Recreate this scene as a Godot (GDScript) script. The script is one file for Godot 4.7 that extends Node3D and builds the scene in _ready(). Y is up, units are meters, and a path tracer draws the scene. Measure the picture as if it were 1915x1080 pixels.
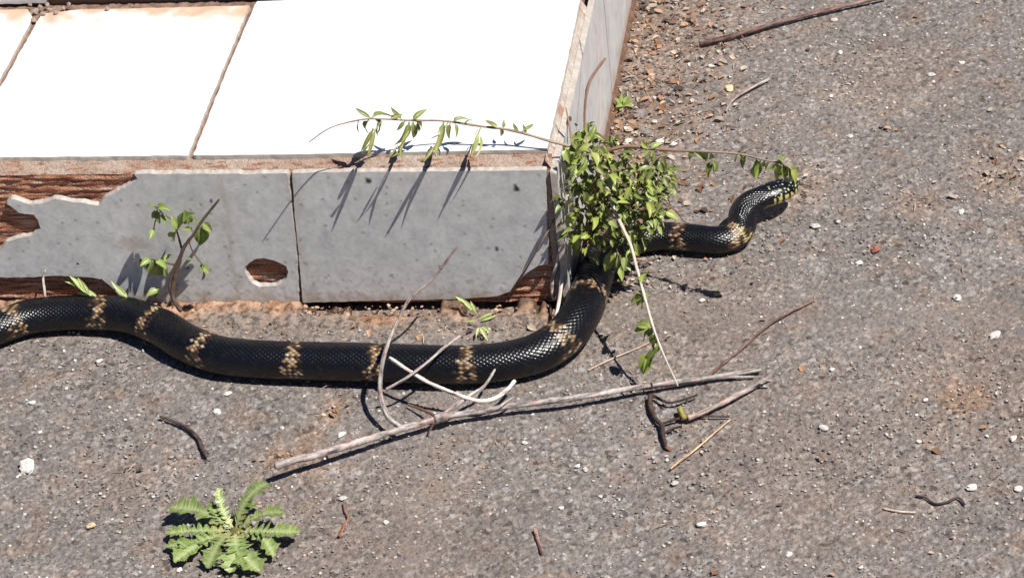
extends Node3D

var rng := RandomNumberGenerator.new()
var noise := FastNoiseLite.new()
var used := {}
var M := {}

# ---------------------------------------------------------------- helpers
func numbered(n: String) -> String:
	if not used.has(n):
		used[n] = 0
		return n
	used[n] += 1
	return "%s_%03d" % [n, used[n]]

func tag(o: Node, label := "", category := "", group := "", kind := "") -> void:
	if label: o.set_meta("label", label)
	if category: o.set_meta("category", category)
	if group: o.set_meta("group", group)
	if kind: o.set_meta("kind", kind)

func thing(called: String, label: String, category: String, at := Vector3.ZERO, group := "") -> Node3D:
	var o := Node3D.new()
	o.name = numbered(called)
	o.position = at
	add_child(o)
	tag(o, label, category, group)
	return o

func put(called: String, mesh: Mesh, mat: Material, parent: Node = self) -> MeshInstance3D:
	var o := MeshInstance3D.new()
	o.name = numbered(called) if parent == self else called
	o.mesh = mesh
	o.material_override = mat
	parent.add_child(o, true)
	return o

func lin(r: float, g: float, b: float) -> Color:
	return Color(r, g, b)

func srgb(r: float, g: float, b: float) -> Color:
	return Color(r, g, b).linear_to_srgb()

func make_noise(seed_: int, freq: float, type := FastNoiseLite.TYPE_SIMPLEX_SMOOTH, oct := 3) -> FastNoiseLite:
	var n := FastNoiseLite.new()
	n.seed = seed_
	n.noise_type = type
	n.frequency = freq
	n.fractal_octaves = oct
	if oct == 1: n.fractal_type = FastNoiseLite.FRACTAL_NONE
	return n

func mat(color: Color, rough := 0.9, vcol := false) -> StandardMaterial3D:
	var m := StandardMaterial3D.new()
	m.albedo_color = color.linear_to_srgb()
	m.roughness = rough
	m.vertex_color_use_as_albedo = vcol
	m.metallic_specular = 0.4
	return m

func noise_tex(n: FastNoiseLite, size: int, ramp: Gradient = null, normal := false, bump := 4.0) -> NoiseTexture2D:
	var t := NoiseTexture2D.new()
	t.width = size
	t.height = size
	t.noise = n
	t.seamless = true
	t.seamless_blend_skirt = 0.08
	t.generate_mipmaps = true
	if ramp: t.color_ramp = ramp
	if normal:
		t.as_normal_map = true
		t.bump_strength = bump
	return t

func gradient(stops: Array) -> Gradient:
	var g := Gradient.new()
	var offs := PackedFloat32Array()
	var cols := PackedColorArray()
	for s in stops:
		offs.append(s[0])
		cols.append(s[1])
	g.offsets = offs
	g.colors = cols
	return g

# mesh from vertices, colours, indices; smooth normals
func mesh_from(v: PackedVector3Array, c: PackedColorArray, idx: PackedInt32Array, uv := PackedVector2Array(), smooth := true) -> ArrayMesh:
	var nrm := PackedVector3Array()
	nrm.resize(v.size())
	if not smooth:
		var v2 := PackedVector3Array(); var c2 := PackedColorArray(); var n2 := PackedVector3Array()
		for k in range(0, idx.size(), 3):
			var fn := (v[idx[k + 2]] - v[idx[k]]).cross(v[idx[k + 1]] - v[idx[k]]).normalized()
			for e in 3:
				v2.append(v[idx[k + e]]); n2.append(fn)
				if c.size(): c2.append(c[idx[k + e]])
		var a0 := []
		a0.resize(Mesh.ARRAY_MAX)
		a0[Mesh.ARRAY_VERTEX] = v2
		a0[Mesh.ARRAY_NORMAL] = n2
		if c2.size(): a0[Mesh.ARRAY_COLOR] = c2
		var m0 := ArrayMesh.new()
		m0.add_surface_from_arrays(Mesh.PRIMITIVE_TRIANGLES, a0)
		return m0
	for k in range(0, idx.size(), 3):
		var i0 := idx[k]; var i1 := idx[k + 1]; var i2 := idx[k + 2]
		var fn := (v[i2] - v[i0]).cross(v[i1] - v[i0])
		nrm[i0] += fn; nrm[i1] += fn; nrm[i2] += fn
	for k in nrm.size():
		nrm[k] = nrm[k].normalized() if nrm[k].length_squared() > 0.0 else Vector3.UP
	var a := []
	a.resize(Mesh.ARRAY_MAX)
	a[Mesh.ARRAY_VERTEX] = v
	a[Mesh.ARRAY_NORMAL] = nrm
	if c.size(): a[Mesh.ARRAY_COLOR] = c
	if uv.size(): a[Mesh.ARRAY_TEX_UV] = uv
	a[Mesh.ARRAY_INDEX] = idx
	var m := ArrayMesh.new()
	m.add_surface_from_arrays(Mesh.PRIMITIVE_TRIANGLES, a)
	return m

# a grid patch origin + u*eu + v*ev, displaced along n by amp.call(u, v), coloured by col.call(u, v, h); eu x ev points against n so that the front faces n
func relief(o: Vector3, eu: Vector3, ev: Vector3, n: Vector3, nu: int, nv: int, amp: Callable, col: Callable) -> ArrayMesh:
	var v := PackedVector3Array(); var c := PackedColorArray(); var idx := PackedInt32Array()
	var flip := eu.cross(ev).dot(n) < 0.0
	for j in nv + 1:
		for i in nu + 1:
			var p := o + eu * (float(i) / nu) + ev * (float(j) / nv)
			var h: float = amp.call(p, float(i) / nu, float(j) / nv)
			v.append(p + n * h)
			c.append(col.call(p, h))
	for j in nv:
		for i in nu:
			var a := j * (nu + 1) + i
			var b := a + 1
			var d := a + nu + 1
			var e := d + 1
			if flip: idx.append_array([a, b, e, a, e, d])
			else: idx.append_array([a, e, b, a, d, e])
	return mesh_from(v, c, idx)

func smooth_path(pts: Array, step: float) -> PackedVector3Array:
	var cv := Curve3D.new()
	cv.bake_interval = step
	for i in pts.size():
		var t := Vector3.ZERO
		if i > 0 and i < pts.size() - 1: t = (pts[i + 1] - pts[i - 1]) / 6.0
		elif pts.size() > 1: t = (pts[1] - pts[0]) / 4.0 if i == 0 else (pts[i] - pts[i - 1]) / 4.0
		cv.add_point(pts[i], -t, t)
	return cv.get_baked_points()

# tapered, slightly knotty tube through points; r0 at the start, r1 at the end
func tube(pts: Array, r0: float, r1: float, col0: Color, col1: Color, sides := 8, step := 0.004, knots := 0.18, sd := 1, shade := 0.35) -> ArrayMesh:
	var path := smooth_path(pts, step)
	var n := path.size()
	var v := PackedVector3Array(); var c := PackedColorArray(); var idx := PackedInt32Array()
	var up := Vector3(0.13, 0.97, 0.21).normalized()
	var kn := make_noise(sd, 60.0, FastNoiseLite.TYPE_SIMPLEX, 3)
	var side := Vector3.ZERO
	for i in n:
		var t := (path[min(i + 1, n - 1)] - path[max(i - 1, 0)]).normalized()
		if side == Vector3.ZERO: side = t.cross(up).normalized()
		side = (side - t * side.dot(t)).normalized()
		var nn := side.cross(t)
		var f := float(i) / (n - 1)
		var r := lerpf(r0, r1, f)
		r *= 1.0 + 0.5 * knots * kn.get_noise_1d(i * step * 12.0) + 1.4 * knots * pow(maxf(kn.get_noise_1d(i * step * 40.0 + 50.0), 0.0), 2.0)
		if i == 0 or i == n - 1: r *= 0.7
		for k in sides:
			var a := TAU * k / sides
			var d := side * cos(a) + nn * sin(a)
			var q := path[i] + d * r
			var w := kn.get_noise_3dv(q * Vector3(1, 1, 1))
			v.append(path[i] + d * r * (1.0 + knots * w))
			var cc := col0.lerp(col1, f)
			var sh := 1.0 + shade * 1.1 * kn.get_noise_2d(sin(a) * 0.016, i * step * 0.5 + cos(a) * 0.012) + shade * 0.3 * kn.get_noise_3dv(q * 3.2)
			var rd := clampf(kn.get_noise_3dv(q * 1.1 + Vector3(9, 4, 2)) * 0.9 * shade, 0.0, 0.4)
			c.append(Color(cc.r * sh, cc.g * sh * (1.0 - 0.45 * rd), cc.b * sh * (1.0 - 0.5 * rd)))
	for i in n - 1:
		for k in sides:
			var a := i * sides + k
			var b := i * sides + (k + 1) % sides
			idx.append_array([a, b, b + sides, a, b + sides, a + sides])
	for e in 2:
		var base := 0 if e == 0 else (n - 1) * sides
		v.append(path[0] if e == 0 else path[n - 1])
		c.append(Color(0.32, 0.24, 0.17))
		var m := v.size() - 1
		for k in sides:
			if e == 0: idx.append_array([m, base + (k + 1) % sides, base + k])
			else: idx.append_array([m, base + k, base + (k + 1) % sides])
	return mesh_from(v, c, idx)

# leaf blade from the origin along +Z, length 1, width w, cupped and drooping; small faces
func leaf_mesh(w: float, droop: float, fold: float, twist: float, c0: Color, c1: Color, sd: int, teeth := 0.0) -> ArrayMesh:
	var v := PackedVector3Array(); var c := PackedColorArray(); var idx := PackedInt32Array()
	var r := RandomNumberGenerator.new()
	r.seed = sd
	var segs := 9
	for i in segs + 1:
		var t := float(i) / segs
		var prof := pow(sin(PI * pow(t, 0.8)), 0.8) * 0.5 * w if t > 0.12 else 0.035
		if i == segs: prof = 0.004
		if teeth > 0.0: prof *= 1.0 + teeth * (1.0 if i % 2 == 0 else -1.0)
		var y := -droop * t * t
		var z := t * (1.0 - 0.25 * absf(droop) * t)
		for k in 5:
			var s := (k - 2) / 2.0
			var x := s * prof
			var p := Vector3(x, y + absf(s) * prof * fold * 2.0, z)
			p = p.rotated(Vector3(0, 0, 1), twist * t)
			v.append(p)
			var cc := c0.lerp(c1, t * 0.7 + 0.3 * r.randf())
			if k == 2: cc = cc.lerp(Color(0.45, 0.5, 0.2), 0.35)
			c.append(cc)
	for i in segs:
		for k in 4:
			var a := i * 5 + k
			idx.append_array([a, a + 1, a + 6, a, a + 6, a + 5])
	return mesh_from(v, c, idx)

func leaf_basis(dir: Vector3, up: Vector3, length: float) -> Basis:
	var z := dir.normalized()
	var x := up.cross(z)
	if x.length() < 0.05: x = Vector3.RIGHT.cross(z)
	x = x.normalized()
	var y := z.cross(x)
	return Basis(x * length, y * length, z * length)

func add_leaf(parent: Node3D, meshes: Array, a: Vector3, b: Vector3, up: Vector3, material: Material) -> MeshInstance3D:
	var o := put("leaf", meshes[rng.randi() % meshes.size()], material, parent)
	o.transform = Transform3D(leaf_basis(b - a, up, (b - a).length()), a - parent.position)
	return o

# flat piece with a free outline (2D), holes and thickness t along n; its face is a fine triangulation so that stains and wear can be coloured in
func slab_mesh(poly: Array, holes: Array, o: Vector3, ex: Vector3, ey: Vector3, n: Vector3, t: float, cell: float, col: Callable, edge_col: Color, rough_edge: float, slope: float, sd: int) -> ArrayMesh:
	var rn := make_noise(sd, 55.0, FastNoiseLite.TYPE_SIMPLEX, 4)
	var loops := []
	for src in [poly] + holes:
		var lp := PackedVector2Array()
		for i in src.size():
			var a: Vector2 = src[i]
			var b: Vector2 = src[(i + 1) % src.size()]
			var m := maxi(1, int((b - a).length() / (cell * 0.6)))
			for k in m:
				var q := a.lerp(b, float(k) / m)
				q += Vector2(rn.get_noise_2d(q.x, q.y), rn.get_noise_2d(q.x + 7.0, q.y)) * rough_edge
				lp.append(q)
		loops.append(lp)
	var pts := PackedVector2Array()
	for lp in loops: pts.append_array(lp)
	var bb := Rect2(poly[0], Vector2.ZERO)
	for q in poly: bb = bb.expand(q)
	var jr := RandomNumberGenerator.new()
	jr.seed = sd
	var y := bb.position.y
	while y < bb.end.y:
		var x := bb.position.x
		while x < bb.end.x:
			var q := Vector2(x + jr.randf_range(-0.2, 0.2) * cell, y + jr.randf_range(-0.2, 0.2) * cell)
			var ok := Geometry2D.is_point_in_polygon(q, loops[0])
			for h in range(1, loops.size()):
				if ok and Geometry2D.is_point_in_polygon(q, loops[h]): ok = false
			if ok: pts.append(q)
			x += cell
		y += cell
	var tri := Geometry2D.triangulate_delaunay(pts)
	var v := PackedVector3Array(); var c := PackedColorArray(); var idx := PackedInt32Array()
	for q in pts:
		v.append(o + ex * q.x + ey * q.y)
		c.append(col.call(q))
	for k in range(0, tri.size(), 3):
		var g := (pts[tri[k]] + pts[tri[k + 1]] + pts[tri[k + 2]]) / 3.0
		if not Geometry2D.is_point_in_polygon(g, loops[0]): continue
		var inhole := false
		for h in range(1, loops.size()):
			if Geometry2D.is_point_in_polygon(g, loops[h]): inhole = true
		if inhole: continue
		var fn := (v[tri[k + 2]] - v[tri[k]]).cross(v[tri[k + 1]] - v[tri[k]])
		if fn.length() < 1e-10: continue
		if fn.dot(n) > 0.0: idx.append_array([tri[k], tri[k + 1], tri[k + 2]])
		else: idx.append_array([tri[k], tri[k + 2], tri[k + 1]])
	# rims: the edge runs back and outwards by slope, with its own vertices
	for li in loops.size():
		var lp: PackedVector2Array = loops[li]
		var m := lp.size()
		var ccw := not Geometry2D.is_polygon_clockwise(lp)
		var base := v.size()
		for i in m:
			var d := (lp[(i + 1) % m] - lp[(i - 1 + m) % m]).normalized()
			var out := Vector2(d.y, -d.x) if ccw else Vector2(-d.y, d.x)
			if li > 0: out = -out
			var sl := slope * (1.0 + 0.6 * rn.get_noise_2d(lp[i].x * 2.0, lp[i].y * 2.0))
			var p3 := o + ex * lp[i].x + ey * lp[i].y
			v.append(p3)
			v.append(p3 - n * t * 0.35 + (ex * out.x + ey * out.y) * sl * 0.7)
			v.append(p3 - n * t + (ex * out.x + ey * out.y) * sl)
			for q in 3:
				var f := 0.85 + 0.25 * rn.get_noise_2d(lp[i].x * 3.0 + q, lp[i].y * 3.0)
				c.append(Color(edge_col.r * f, edge_col.g * f, edge_col.b * f))
		for i in m:
			var a := base + i * 3
			var b := base + ((i + 1) % m) * 3
			for q in 2:
				var f1 := (v[b + q] - v[a + q]).cross(v[a + q + 1] - v[a + q])
				var d := (lp[(i + 1) % m] - lp[i])
				var out := Vector2(d.y, -d.x) if ccw else Vector2(-d.y, d.x)
				if li > 0: out = -out
				if f1.dot(ex * out.x + ey * out.y + n * 0.0) < 0.0: idx.append_array([a + q, b + q, b + q + 1, a + q, b + q + 1, a + q + 1])
				else: idx.append_array([a + q, b + q + 1, b + q, a + q, a + q + 1, b + q + 1])
	return mesh_from(v, c, idx)

# an irregular stone about 1 across, resting on y = 0 when lifted by its half height
func stone_mesh(sd: int, flat: float, angular: float, c0: Color, spread: float, rings := 7) -> ArrayMesh:
	var v := PackedVector3Array(); var c := PackedColorArray(); var idx := PackedInt32Array()
	var n := make_noise(sd, 0.9, FastNoiseLite.TYPE_SIMPLEX, 2)
	var r := RandomNumberGenerator.new()
	r.seed = sd
	var planes := []
	for k in 7: planes.append([Vector3(r.randf_range(-1, 1), r.randf_range(-1, 1), r.randf_range(-1, 1)).normalized(), r.randf_range(0.55, 0.9)])
	var segs := rings + 4
	for j in rings + 1:
		for i in segs:
			var th := PI * j / rings
			var ph := TAU * i / segs
			var d := Vector3(sin(th) * cos(ph), cos(th), sin(th) * sin(ph))
			var rad := 1.0 + 0.55 * n.get_noise_3dv(d * 1.7)
			for pl in planes:
				var q: float = d.dot(pl[0])
				if q > 0.01: rad = minf(rad, lerpf(rad, pl[1] / q, angular))
			v.append(d * rad * 0.5 * Vector3(1.15, flat, 0.9))
			var f := 1.0 + spread * n.get_noise_3dv(d * 4.0)
			c.append(Color(c0.r * f, c0.g * f, c0.b * f * 0.98))
	for j in rings:
		for i in segs:
			var a := j * segs + i
			var b := j * segs + (i + 1) % segs
			idx.append_array([a, b + segs, b, a, a + segs, b + segs])
	return mesh_from(v, c, idx, PackedVector2Array(), rings > 5 and angular < 0.5)

# ---------------------------------------------------------------- scene
func _ready() -> void:
	rng.seed = 77
	var cam := Camera3D.new()
	cam.name = "camera"
	cam.position = Vector3(0.3698, 1.4024, 2.0169)
	cam.rotation = Vector3(-0.591600, 0.197200, -0.116800)
	cam.fov = 10.3790
	cam.near = 0.05
	cam.far = 200.0
	add_child(cam)
	cam.current = true

	var we := WorldEnvironment.new()
	we.name = "environment"
	var env := Environment.new()
	env.background_mode = Environment.BG_SKY
	var psm := ProceduralSkyMaterial.new()
	psm.sky_top_color = Color(0.30, 0.45, 0.70)
	psm.sky_horizon_color = Color(0.72, 0.78, 0.85)
	psm.ground_bottom_color = Color(0.3, 0.27, 0.24)
	psm.ground_horizon_color = Color(0.62, 0.66, 0.7)
	psm.sky_energy_multiplier = 0.62
	var sky := Sky.new()
	sky.sky_material = psm
	env.sky = sky
	env.tonemap_mode = Environment.TONE_MAPPER_LINEAR
	env.tonemap_exposure = 1.22
	env.sdfgi_enabled = true
	env.ssao_enabled = true
	env.ssil_enabled = true
	we.environment = env
	add_child(we)

	var sun := DirectionalLight3D.new()
	sun.name = "sun"
	sun.light_color = Color(1.0, 0.985, 0.96)
	sun.light_energy = 1.6
	sun.light_angular_distance = 0.5
	sun.shadow_enabled = true
	add_child(sun)
	sun.look_at_from_position(Vector3(1.06, 2.0, 0.46), Vector3.ZERO, Vector3.UP)

	make_materials()
	build_ground()
	build_step()
	build_snake()
	build_shrub()
	build_weeds()
	build_twigs()
	build_pebbles()
	build_litter()

func make_materials() -> void:
	# asphalt: aggregate grains of many tones
	var asp := mat(Color(1, 1, 1), 0.95, true)
	var cells := make_noise(11, 0.15, FastNoiseLite.TYPE_CELLULAR, 1)
	cells.cellular_return_type = FastNoiseLite.RETURN_CELL_VALUE
	cells.cellular_jitter = 1.0
	cells.domain_warp_enabled = true
	cells.domain_warp_amplitude = 5.0
	cells.domain_warp_frequency = 0.05
	var gr := gradient([
		[0.0, srgb(0.30, 0.27, 0.25)], [0.05, srgb(0.50, 0.46, 0.44)], [0.14, srgb(0.63, 0.58, 0.55)],
		[0.62, srgb(0.66, 0.60, 0.56)], [0.82, srgb(0.74, 0.68, 0.635)], [0.90, srgb(0.95, 0.86, 0.79)], [1.0, srgb(1, 1, 1)]])
	asp.albedo_texture = noise_tex(cells, 2048, gr)
	var fine := make_noise(5, 0.16, FastNoiseLite.TYPE_SIMPLEX, 3)
	asp.detail_enabled = true
	asp.detail_blend_mode = BaseMaterial3D.BLEND_MODE_MUL
	asp.detail_albedo = noise_tex(fine, 1024, gradient([[0.0, srgb(0.6, 0.58, 0.57)], [0.5, srgb(0.88, 0.87, 0.86)], [1.0, srgb(1, 1, 1)]]))
	asp.detail_uv_layer = BaseMaterial3D.DETAIL_UV_1
	asp.normal_enabled = true
	asp.normal_scale = 0.55
	asp.normal_texture = noise_tex(make_noise(12, 0.11, FastNoiseLite.TYPE_SIMPLEX, 3), 2048, null, true, 5.0)
	M.asphalt = asp
	# glazed / weathered marble tile
	var tile := mat(Color(1, 1, 1), 0.45, true)
	tile.uv1_triplanar = true
	tile.uv1_world_triplanar = true
	tile.uv1_scale = Vector3(4, 4, 4)
	var mar := make_noise(31, 0.012, FastNoiseLite.TYPE_SIMPLEX_SMOOTH, 5)
	tile.albedo_texture = noise_tex(mar, 1024, gradient([[0.0, srgb(0.80, 0.80, 0.81)], [0.45, srgb(0.93, 0.93, 0.93)], [1.0, srgb(1, 1, 1)]]))
	tile.normal_enabled = true
	tile.normal_scale = 0.04
	tile.normal_texture = noise_tex(make_noise(32, 0.06, FastNoiseLite.TYPE_SIMPLEX, 4), 512, null, true, 3.0)
	M.tile = tile
	var mortar := mat(Color(1, 1, 1), 0.95, true)
	mortar.uv1_triplanar = true
	mortar.uv1_world_triplanar = true
	mortar.uv1_scale = Vector3(6, 6, 6)
	mortar.albedo_texture = noise_tex(make_noise(41, 0.05, FastNoiseLite.TYPE_SIMPLEX, 5), 1024, gradient([[0.0, srgb(0.5, 0.46, 0.44)], [0.5, srgb(0.85, 0.83, 0.82)], [1.0, srgb(1, 1, 1)]]))
	mortar.normal_enabled = true
	mortar.normal_scale = 0.7
	mortar.normal_texture = noise_tex(make_noise(42, 0.08, FastNoiseLite.TYPE_SIMPLEX, 4), 1024, null, true, 6.0)
	M.mortar = mortar
	M.bark = mat(Color(1, 1, 1), 0.85, true)
	M.stone = mat(Color(1, 1, 1), 0.8, true)
	M.dry = mat(Color(1, 1, 1), 0.9, true)
	var lf := mat(Color(1, 1, 1), 0.36, true)
	lf.cull_mode = BaseMaterial3D.CULL_DISABLED
	lf.backlight_enabled = true
	lf.backlight = Color(0.30, 0.33, 0.08)
	M.leaf = lf
	var sk := mat(Color(1, 1, 1), 0.29, true)
	sk.metallic_specular = 0.5
	M.snake = sk
	M.eye = mat(Color(0.012, 0.01, 0.008), 0.08)

# ---------------------------------------------------------------- ground
func build_ground() -> void:
	var xs := []
	var zs := []
	var x := -0.70
	for a in [-60.0, -20.0, -6.0, -2.0, -1.1]: xs.append(a)
	while x <= 0.46:
		xs.append(x)
		x += 0.0018
	for a in [0.9, 2.0, 6.0, 20.0, 60.0]: xs.append(a)
	for a in [-60.0, -20.0, -6.0, -2.0, -1.1]: zs.append(a)
	var z := -0.62
	while z <= 0.42:
		zs.append(z)
		z += 0.0024
	for a in [0.9, 2.0, 6.0, 20.0, 60.0]: zs.append(a)
	var grain := make_noise(3, 150.0, FastNoiseLite.TYPE_SIMPLEX, 2)
	var broad := make_noise(4, 5.0, FastNoiseLite.TYPE_SIMPLEX_SMOOTH, 3)
	var patch := make_noise(8, 22.0, FastNoiseLite.TYPE_SIMPLEX, 4)
	var tan_spots := [[Vector3(0.3159, 0, 0.1128), 0.024, 0.95], [Vector3(0.1066, 0, 0.0225), 0.07, 0.22], [Vector3(-0.0957, 0, 0.2921), 0.09, 0.2], [Vector3(0.2031, 0, 0.2034), 0.1, 0.2], [Vector3(0.3353, 0, 0.0995), 0.08, 0.3], [Vector3(0.1131, 0, -0.3334), 0.012, 0.5], [Vector3(-0.1692, 0, 0.1926), 0.03, 0.55], [Vector3(-0.1537, 0, 0.1208), 0.011, 0.8], [Vector3(-0.1586, 0, 0.1397), 0.010, 0.8], [Vector3(-0.1636, 0, 0.1571), 0.010, 0.75], [Vector3(-0.17, 0, 0.1757), 0.012, 0.85], [Vector3(-0.1798, 0, 0.1901), 0.016, 0.9], [Vector3(0.1731, 0, -0.1745), 0.03, 0.45], [Vector3(0.0389, 0, -0.4328), 0.07, 0.5], [Vector3(0.0397, 0, -0.2782), 0.05, 0.5], [Vector3(0.2778, 0, -0.1484), 0.02, 0.5], [Vector3(0.3457, 0, -0.187), 0.03, 0.5], [Vector3(-0.2939, 0, 0.2192), 0.035, 0.25], [Vector3(0.2586, 0, -0.3601), 0.05, 0.25]]
	var v := PackedVector3Array(); var c := PackedColorArray(); var uv := PackedVector2Array(); var idx := PackedInt32Array()
	var w := xs.size()
	for zz in zs:
		for xx in xs:
			var h := 0.0
			var col := Color(0.338, 0.322, 0.313)
			if absf(xx) < 1.0 and absf(zz) < 1.0:
				h = grain.get_noise_2d(xx, zz) * 0.0005 + broad.get_noise_2d(xx, zz) * 0.0018 - 0.0006
				var b := 1.0 + 0.10 * broad.get_noise_2d(xx + 3.0, zz) + 0.09 * patch.get_noise_2d(xx, zz) + 0.3 * grain.get_noise_2d(xx + 9.0, zz)
				b += 0.12 * clampf(patch.get_noise_2d(xx * 0.35 + 8.0, zz * 0.5) * 2.0 - 0.1, 0.0, 1.0)
				var warm := clampf(patch.get_noise_2d(xx * 0.6 + 5.0, zz * 0.8) * 1.4 - 0.4, 0.0, 0.35)
				for s in tan_spots:
					var d: float = Vector2(xx - s[0].x, zz - s[0].z).length() / s[1]
					if d < 1.6: warm = maxf(warm, s[2] * clampf(1.5 - d + 0.8 * patch.get_noise_2d(xx * 2.0, zz * 2.0), 0.0, 1.0))
				# brown dirt washed against the foot of the step
				if zz < 0.04 and zz > -0.02 and xx < 0.03: warm = maxf(warm, 0.55 * clampf((0.04 - zz) / 0.03, 0.0, 1.0))
				if zz < 0.0 and xx > 0.0: warm = maxf(warm, 0.6 * clampf(1.0 - (xx - 0.01) / 0.05 + patch.get_noise_2d(xx, zz), 0.0, 1.0))
				col = col.lerp(Color(0.42, 0.31, 0.235), warm)
				col = Color(col.r * b, col.g * b, col.b * b)
			v.append(Vector3(xx, h, zz))
			c.append(col)
			uv.append(Vector2((xx + 0.72) / 1.2, (zz + 0.64) / 1.2))
	for j in zs.size() - 1:
		for i in w - 1:
			var a := j * w + i
			idx.append_array([a, a + 1, a + w + 1, a, a + w + 1, a + w])
	var g := put("asphalt_ground", mesh_from(v, c, idx, uv), M.asphalt)
	tag(g, "weathered brown-grey asphalt with pale aggregate grains", "", "", "structure")

# ---------------------------------------------------------------- the tiled step
func build_step() -> void:
	var s := thing("tiled_step", "low step faced with broken white marble tiles and brown mortar", "step", Vector3.ZERO)
	var n1 := make_noise(51, 60.0, FastNoiseLite.TYPE_SIMPLEX, 3)
	var n2 := make_noise(52, 12.0, FastNoiseLite.TYPE_SIMPLEX, 3)
	var n3 := make_noise(53, 260.0, FastNoiseLite.TYPE_SIMPLEX, 2)
	var speck := make_noise(54, 140.0, FastNoiseLite.TYPE_SIMPLEX, 1)
	# solid core
	var core := BoxMesh.new()
	core.size = Vector3(1.0, 0.124, 0.235)
	var cm := put("core", core, M.mortar, s)
	cm.position = Vector3(-0.512, 0.062, -0.133)
	cm.material_override = mat(Color(0.3, 0.2, 0.15), 0.95)
	# rough mortar behind the front tiles: ridges left by the trowel run along the wall
	var ridge := make_noise(55, 1.0, FastNoiseLite.TYPE_SIMPLEX, 4)
	var front_amp := func(p: Vector3, _u, _v):
		return 0.0012 * ridge.get_noise_2d(p.x * 26.0, p.y * 200.0) + 0.0006 * n1.get_noise_2d(p.x, p.y)
	var front_col := func(p: Vector3, _h):
		var k := clampf(0.5 + 0.9 * ridge.get_noise_2d(p.x * 20.0 + 9.0, p.y * 300.0), 0.0, 1.0)
		var q := Color(0.34, 0.13, 0.075).lerp(Color(0.78, 0.40, 0.24), k)
		if k > 0.72: q = q.lerp(Color(0.72, 0.58, 0.47), (k - 0.72) * 3.0)
		return q
	put("mortar_bed", relief(Vector3(-0.75, 0.006, -0.0044), Vector3(0.7585, 0, 0), Vector3(0, 0.122, 0), Vector3(0, 0, 1), 300, 110, front_amp, front_col), M.mortar, s)
	# sloping mortar fillet between the top tiles and the front tiles
	var bevel_amp := func(p: Vector3, _u, vv):
		return (0.0011 * n1.get_noise_2d(p.x, p.z * 2.0) + 0.0008 * n2.get_noise_2d(p.x, p.y)) * sin(PI * vv)
	var bevel_col := func(p: Vector3, _h):
		var k := clampf(0.5 + 0.7 * n2.get_noise_2d(p.x * 1.3, p.z), 0.0, 1.0)
		var q := Color(0.40, 0.27, 0.20).lerp(Color(0.50, 0.40, 0.33), k)
		if n1.get_noise_2d(p.x * 0.7, p.z * 4.0) > 0.42: q = Color(0.34, 0.16, 0.10)
		return q
	put("mortar_fillet", relief(Vector3(-0.75, 0.1275, -0.0048), Vector3(0.757, 0, 0), Vector3(0, 0.0075, -0.0102), Vector3(0, 0.81, 0.59), 360, 10, bevel_amp, bevel_col), M.mortar, s)
	var pale_col := func(p: Vector3, _h):
		var k := clampf(0.5 + 0.8 * n1.get_noise_2d(p.z, p.x), 0.0, 1.0)
		return Color(0.52, 0.44, 0.38).lerp(Color(0.66, 0.60, 0.55), k) if n1.get_noise_2d(p.z * 0.5, 3.0) < 0.45 else Color(0.45, 0.28, 0.2)
	put("mortar_fillet", relief(Vector3(0.0070, 0.1277, -0.0048), Vector3(0, 0, -0.247), Vector3(-0.0042, 0.0076, 0), Vector3(0.8, 0.6, 0), 160, 6, bevel_amp, pale_col), M.mortar, s)
	# mortar on top, seen in the joints and along the back edge
	var top_amp := func(p: Vector3, _u, _v): return 0.0008 * n1.get_noise_2d(p.x, p.z) + (0.0022 * maxf(n1.get_noise_2d(p.x * 1.4, p.z * 1.4), 0.0) if p.z < -0.238 else 0.0)
	var top_col := func(p: Vector3, _h):
		var k := clampf(0.5 + 0.8 * n1.get_noise_2d(p.x, p.z), 0.0, 1.0)
		return Color(0.17, 0.10, 0.075).lerp(Color(0.36, 0.25, 0.19), k)
	put("mortar_bed", relief(Vector3(-0.75, 0.1352, -0.0149), Vector3(0.753, 0, 0), Vector3(0, 0, -0.262), Vector3(0, 1, 0), 340, 110, top_amp, top_col), M.mortar, s)
	# vertical mortar in the front right corner
	var corner_col := func(p: Vector3, _h):
		var k := clampf(0.5 + 0.7 * n2.get_noise_2d(p.x, p.y * 1.4), 0.0, 1.0)
		return Color(0.40, 0.29, 0.23).lerp(Color(0.56, 0.48, 0.42), k)
	var corner_amp := func(p: Vector3, u, _v): return 0.0008 * n1.get_noise_2d(p.x, p.y) + 0.0008 * sin(PI * u)
	put("mortar_corner", relief(Vector3(0.0008, 0.005, -0.0022), Vector3(0.0072, 0, 0), Vector3(0, 0.1236, 0), Vector3(0, 0, 1), 8, 90, corner_amp, corner_col), M.mortar, s)
	# crumbled mortar and dirt along the foot, hollow under the right half
	var foot_amp := func(p: Vector3, u, vv):
		var hollow := smoothstep(0.70, 0.73, u) * (1.0 - smoothstep(0.985, 1.0, u))
		var open := clampf(0.62 + 1.8 * n2.get_noise_2d(p.x * 1.7, 4.0), 0.0, 1.0)
		var prof := sin(PI * clampf(vv * 1.1, 0.0, 1.0)) * 0.003
		return prof + 0.0022 * n1.get_noise_2d(p.x, p.z + p.y) + 0.0009 * n3.get_noise_2d(p.x, p.z) - hollow * open * 0.017 * smoothstep(0.35, 0.7, vv)
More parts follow.
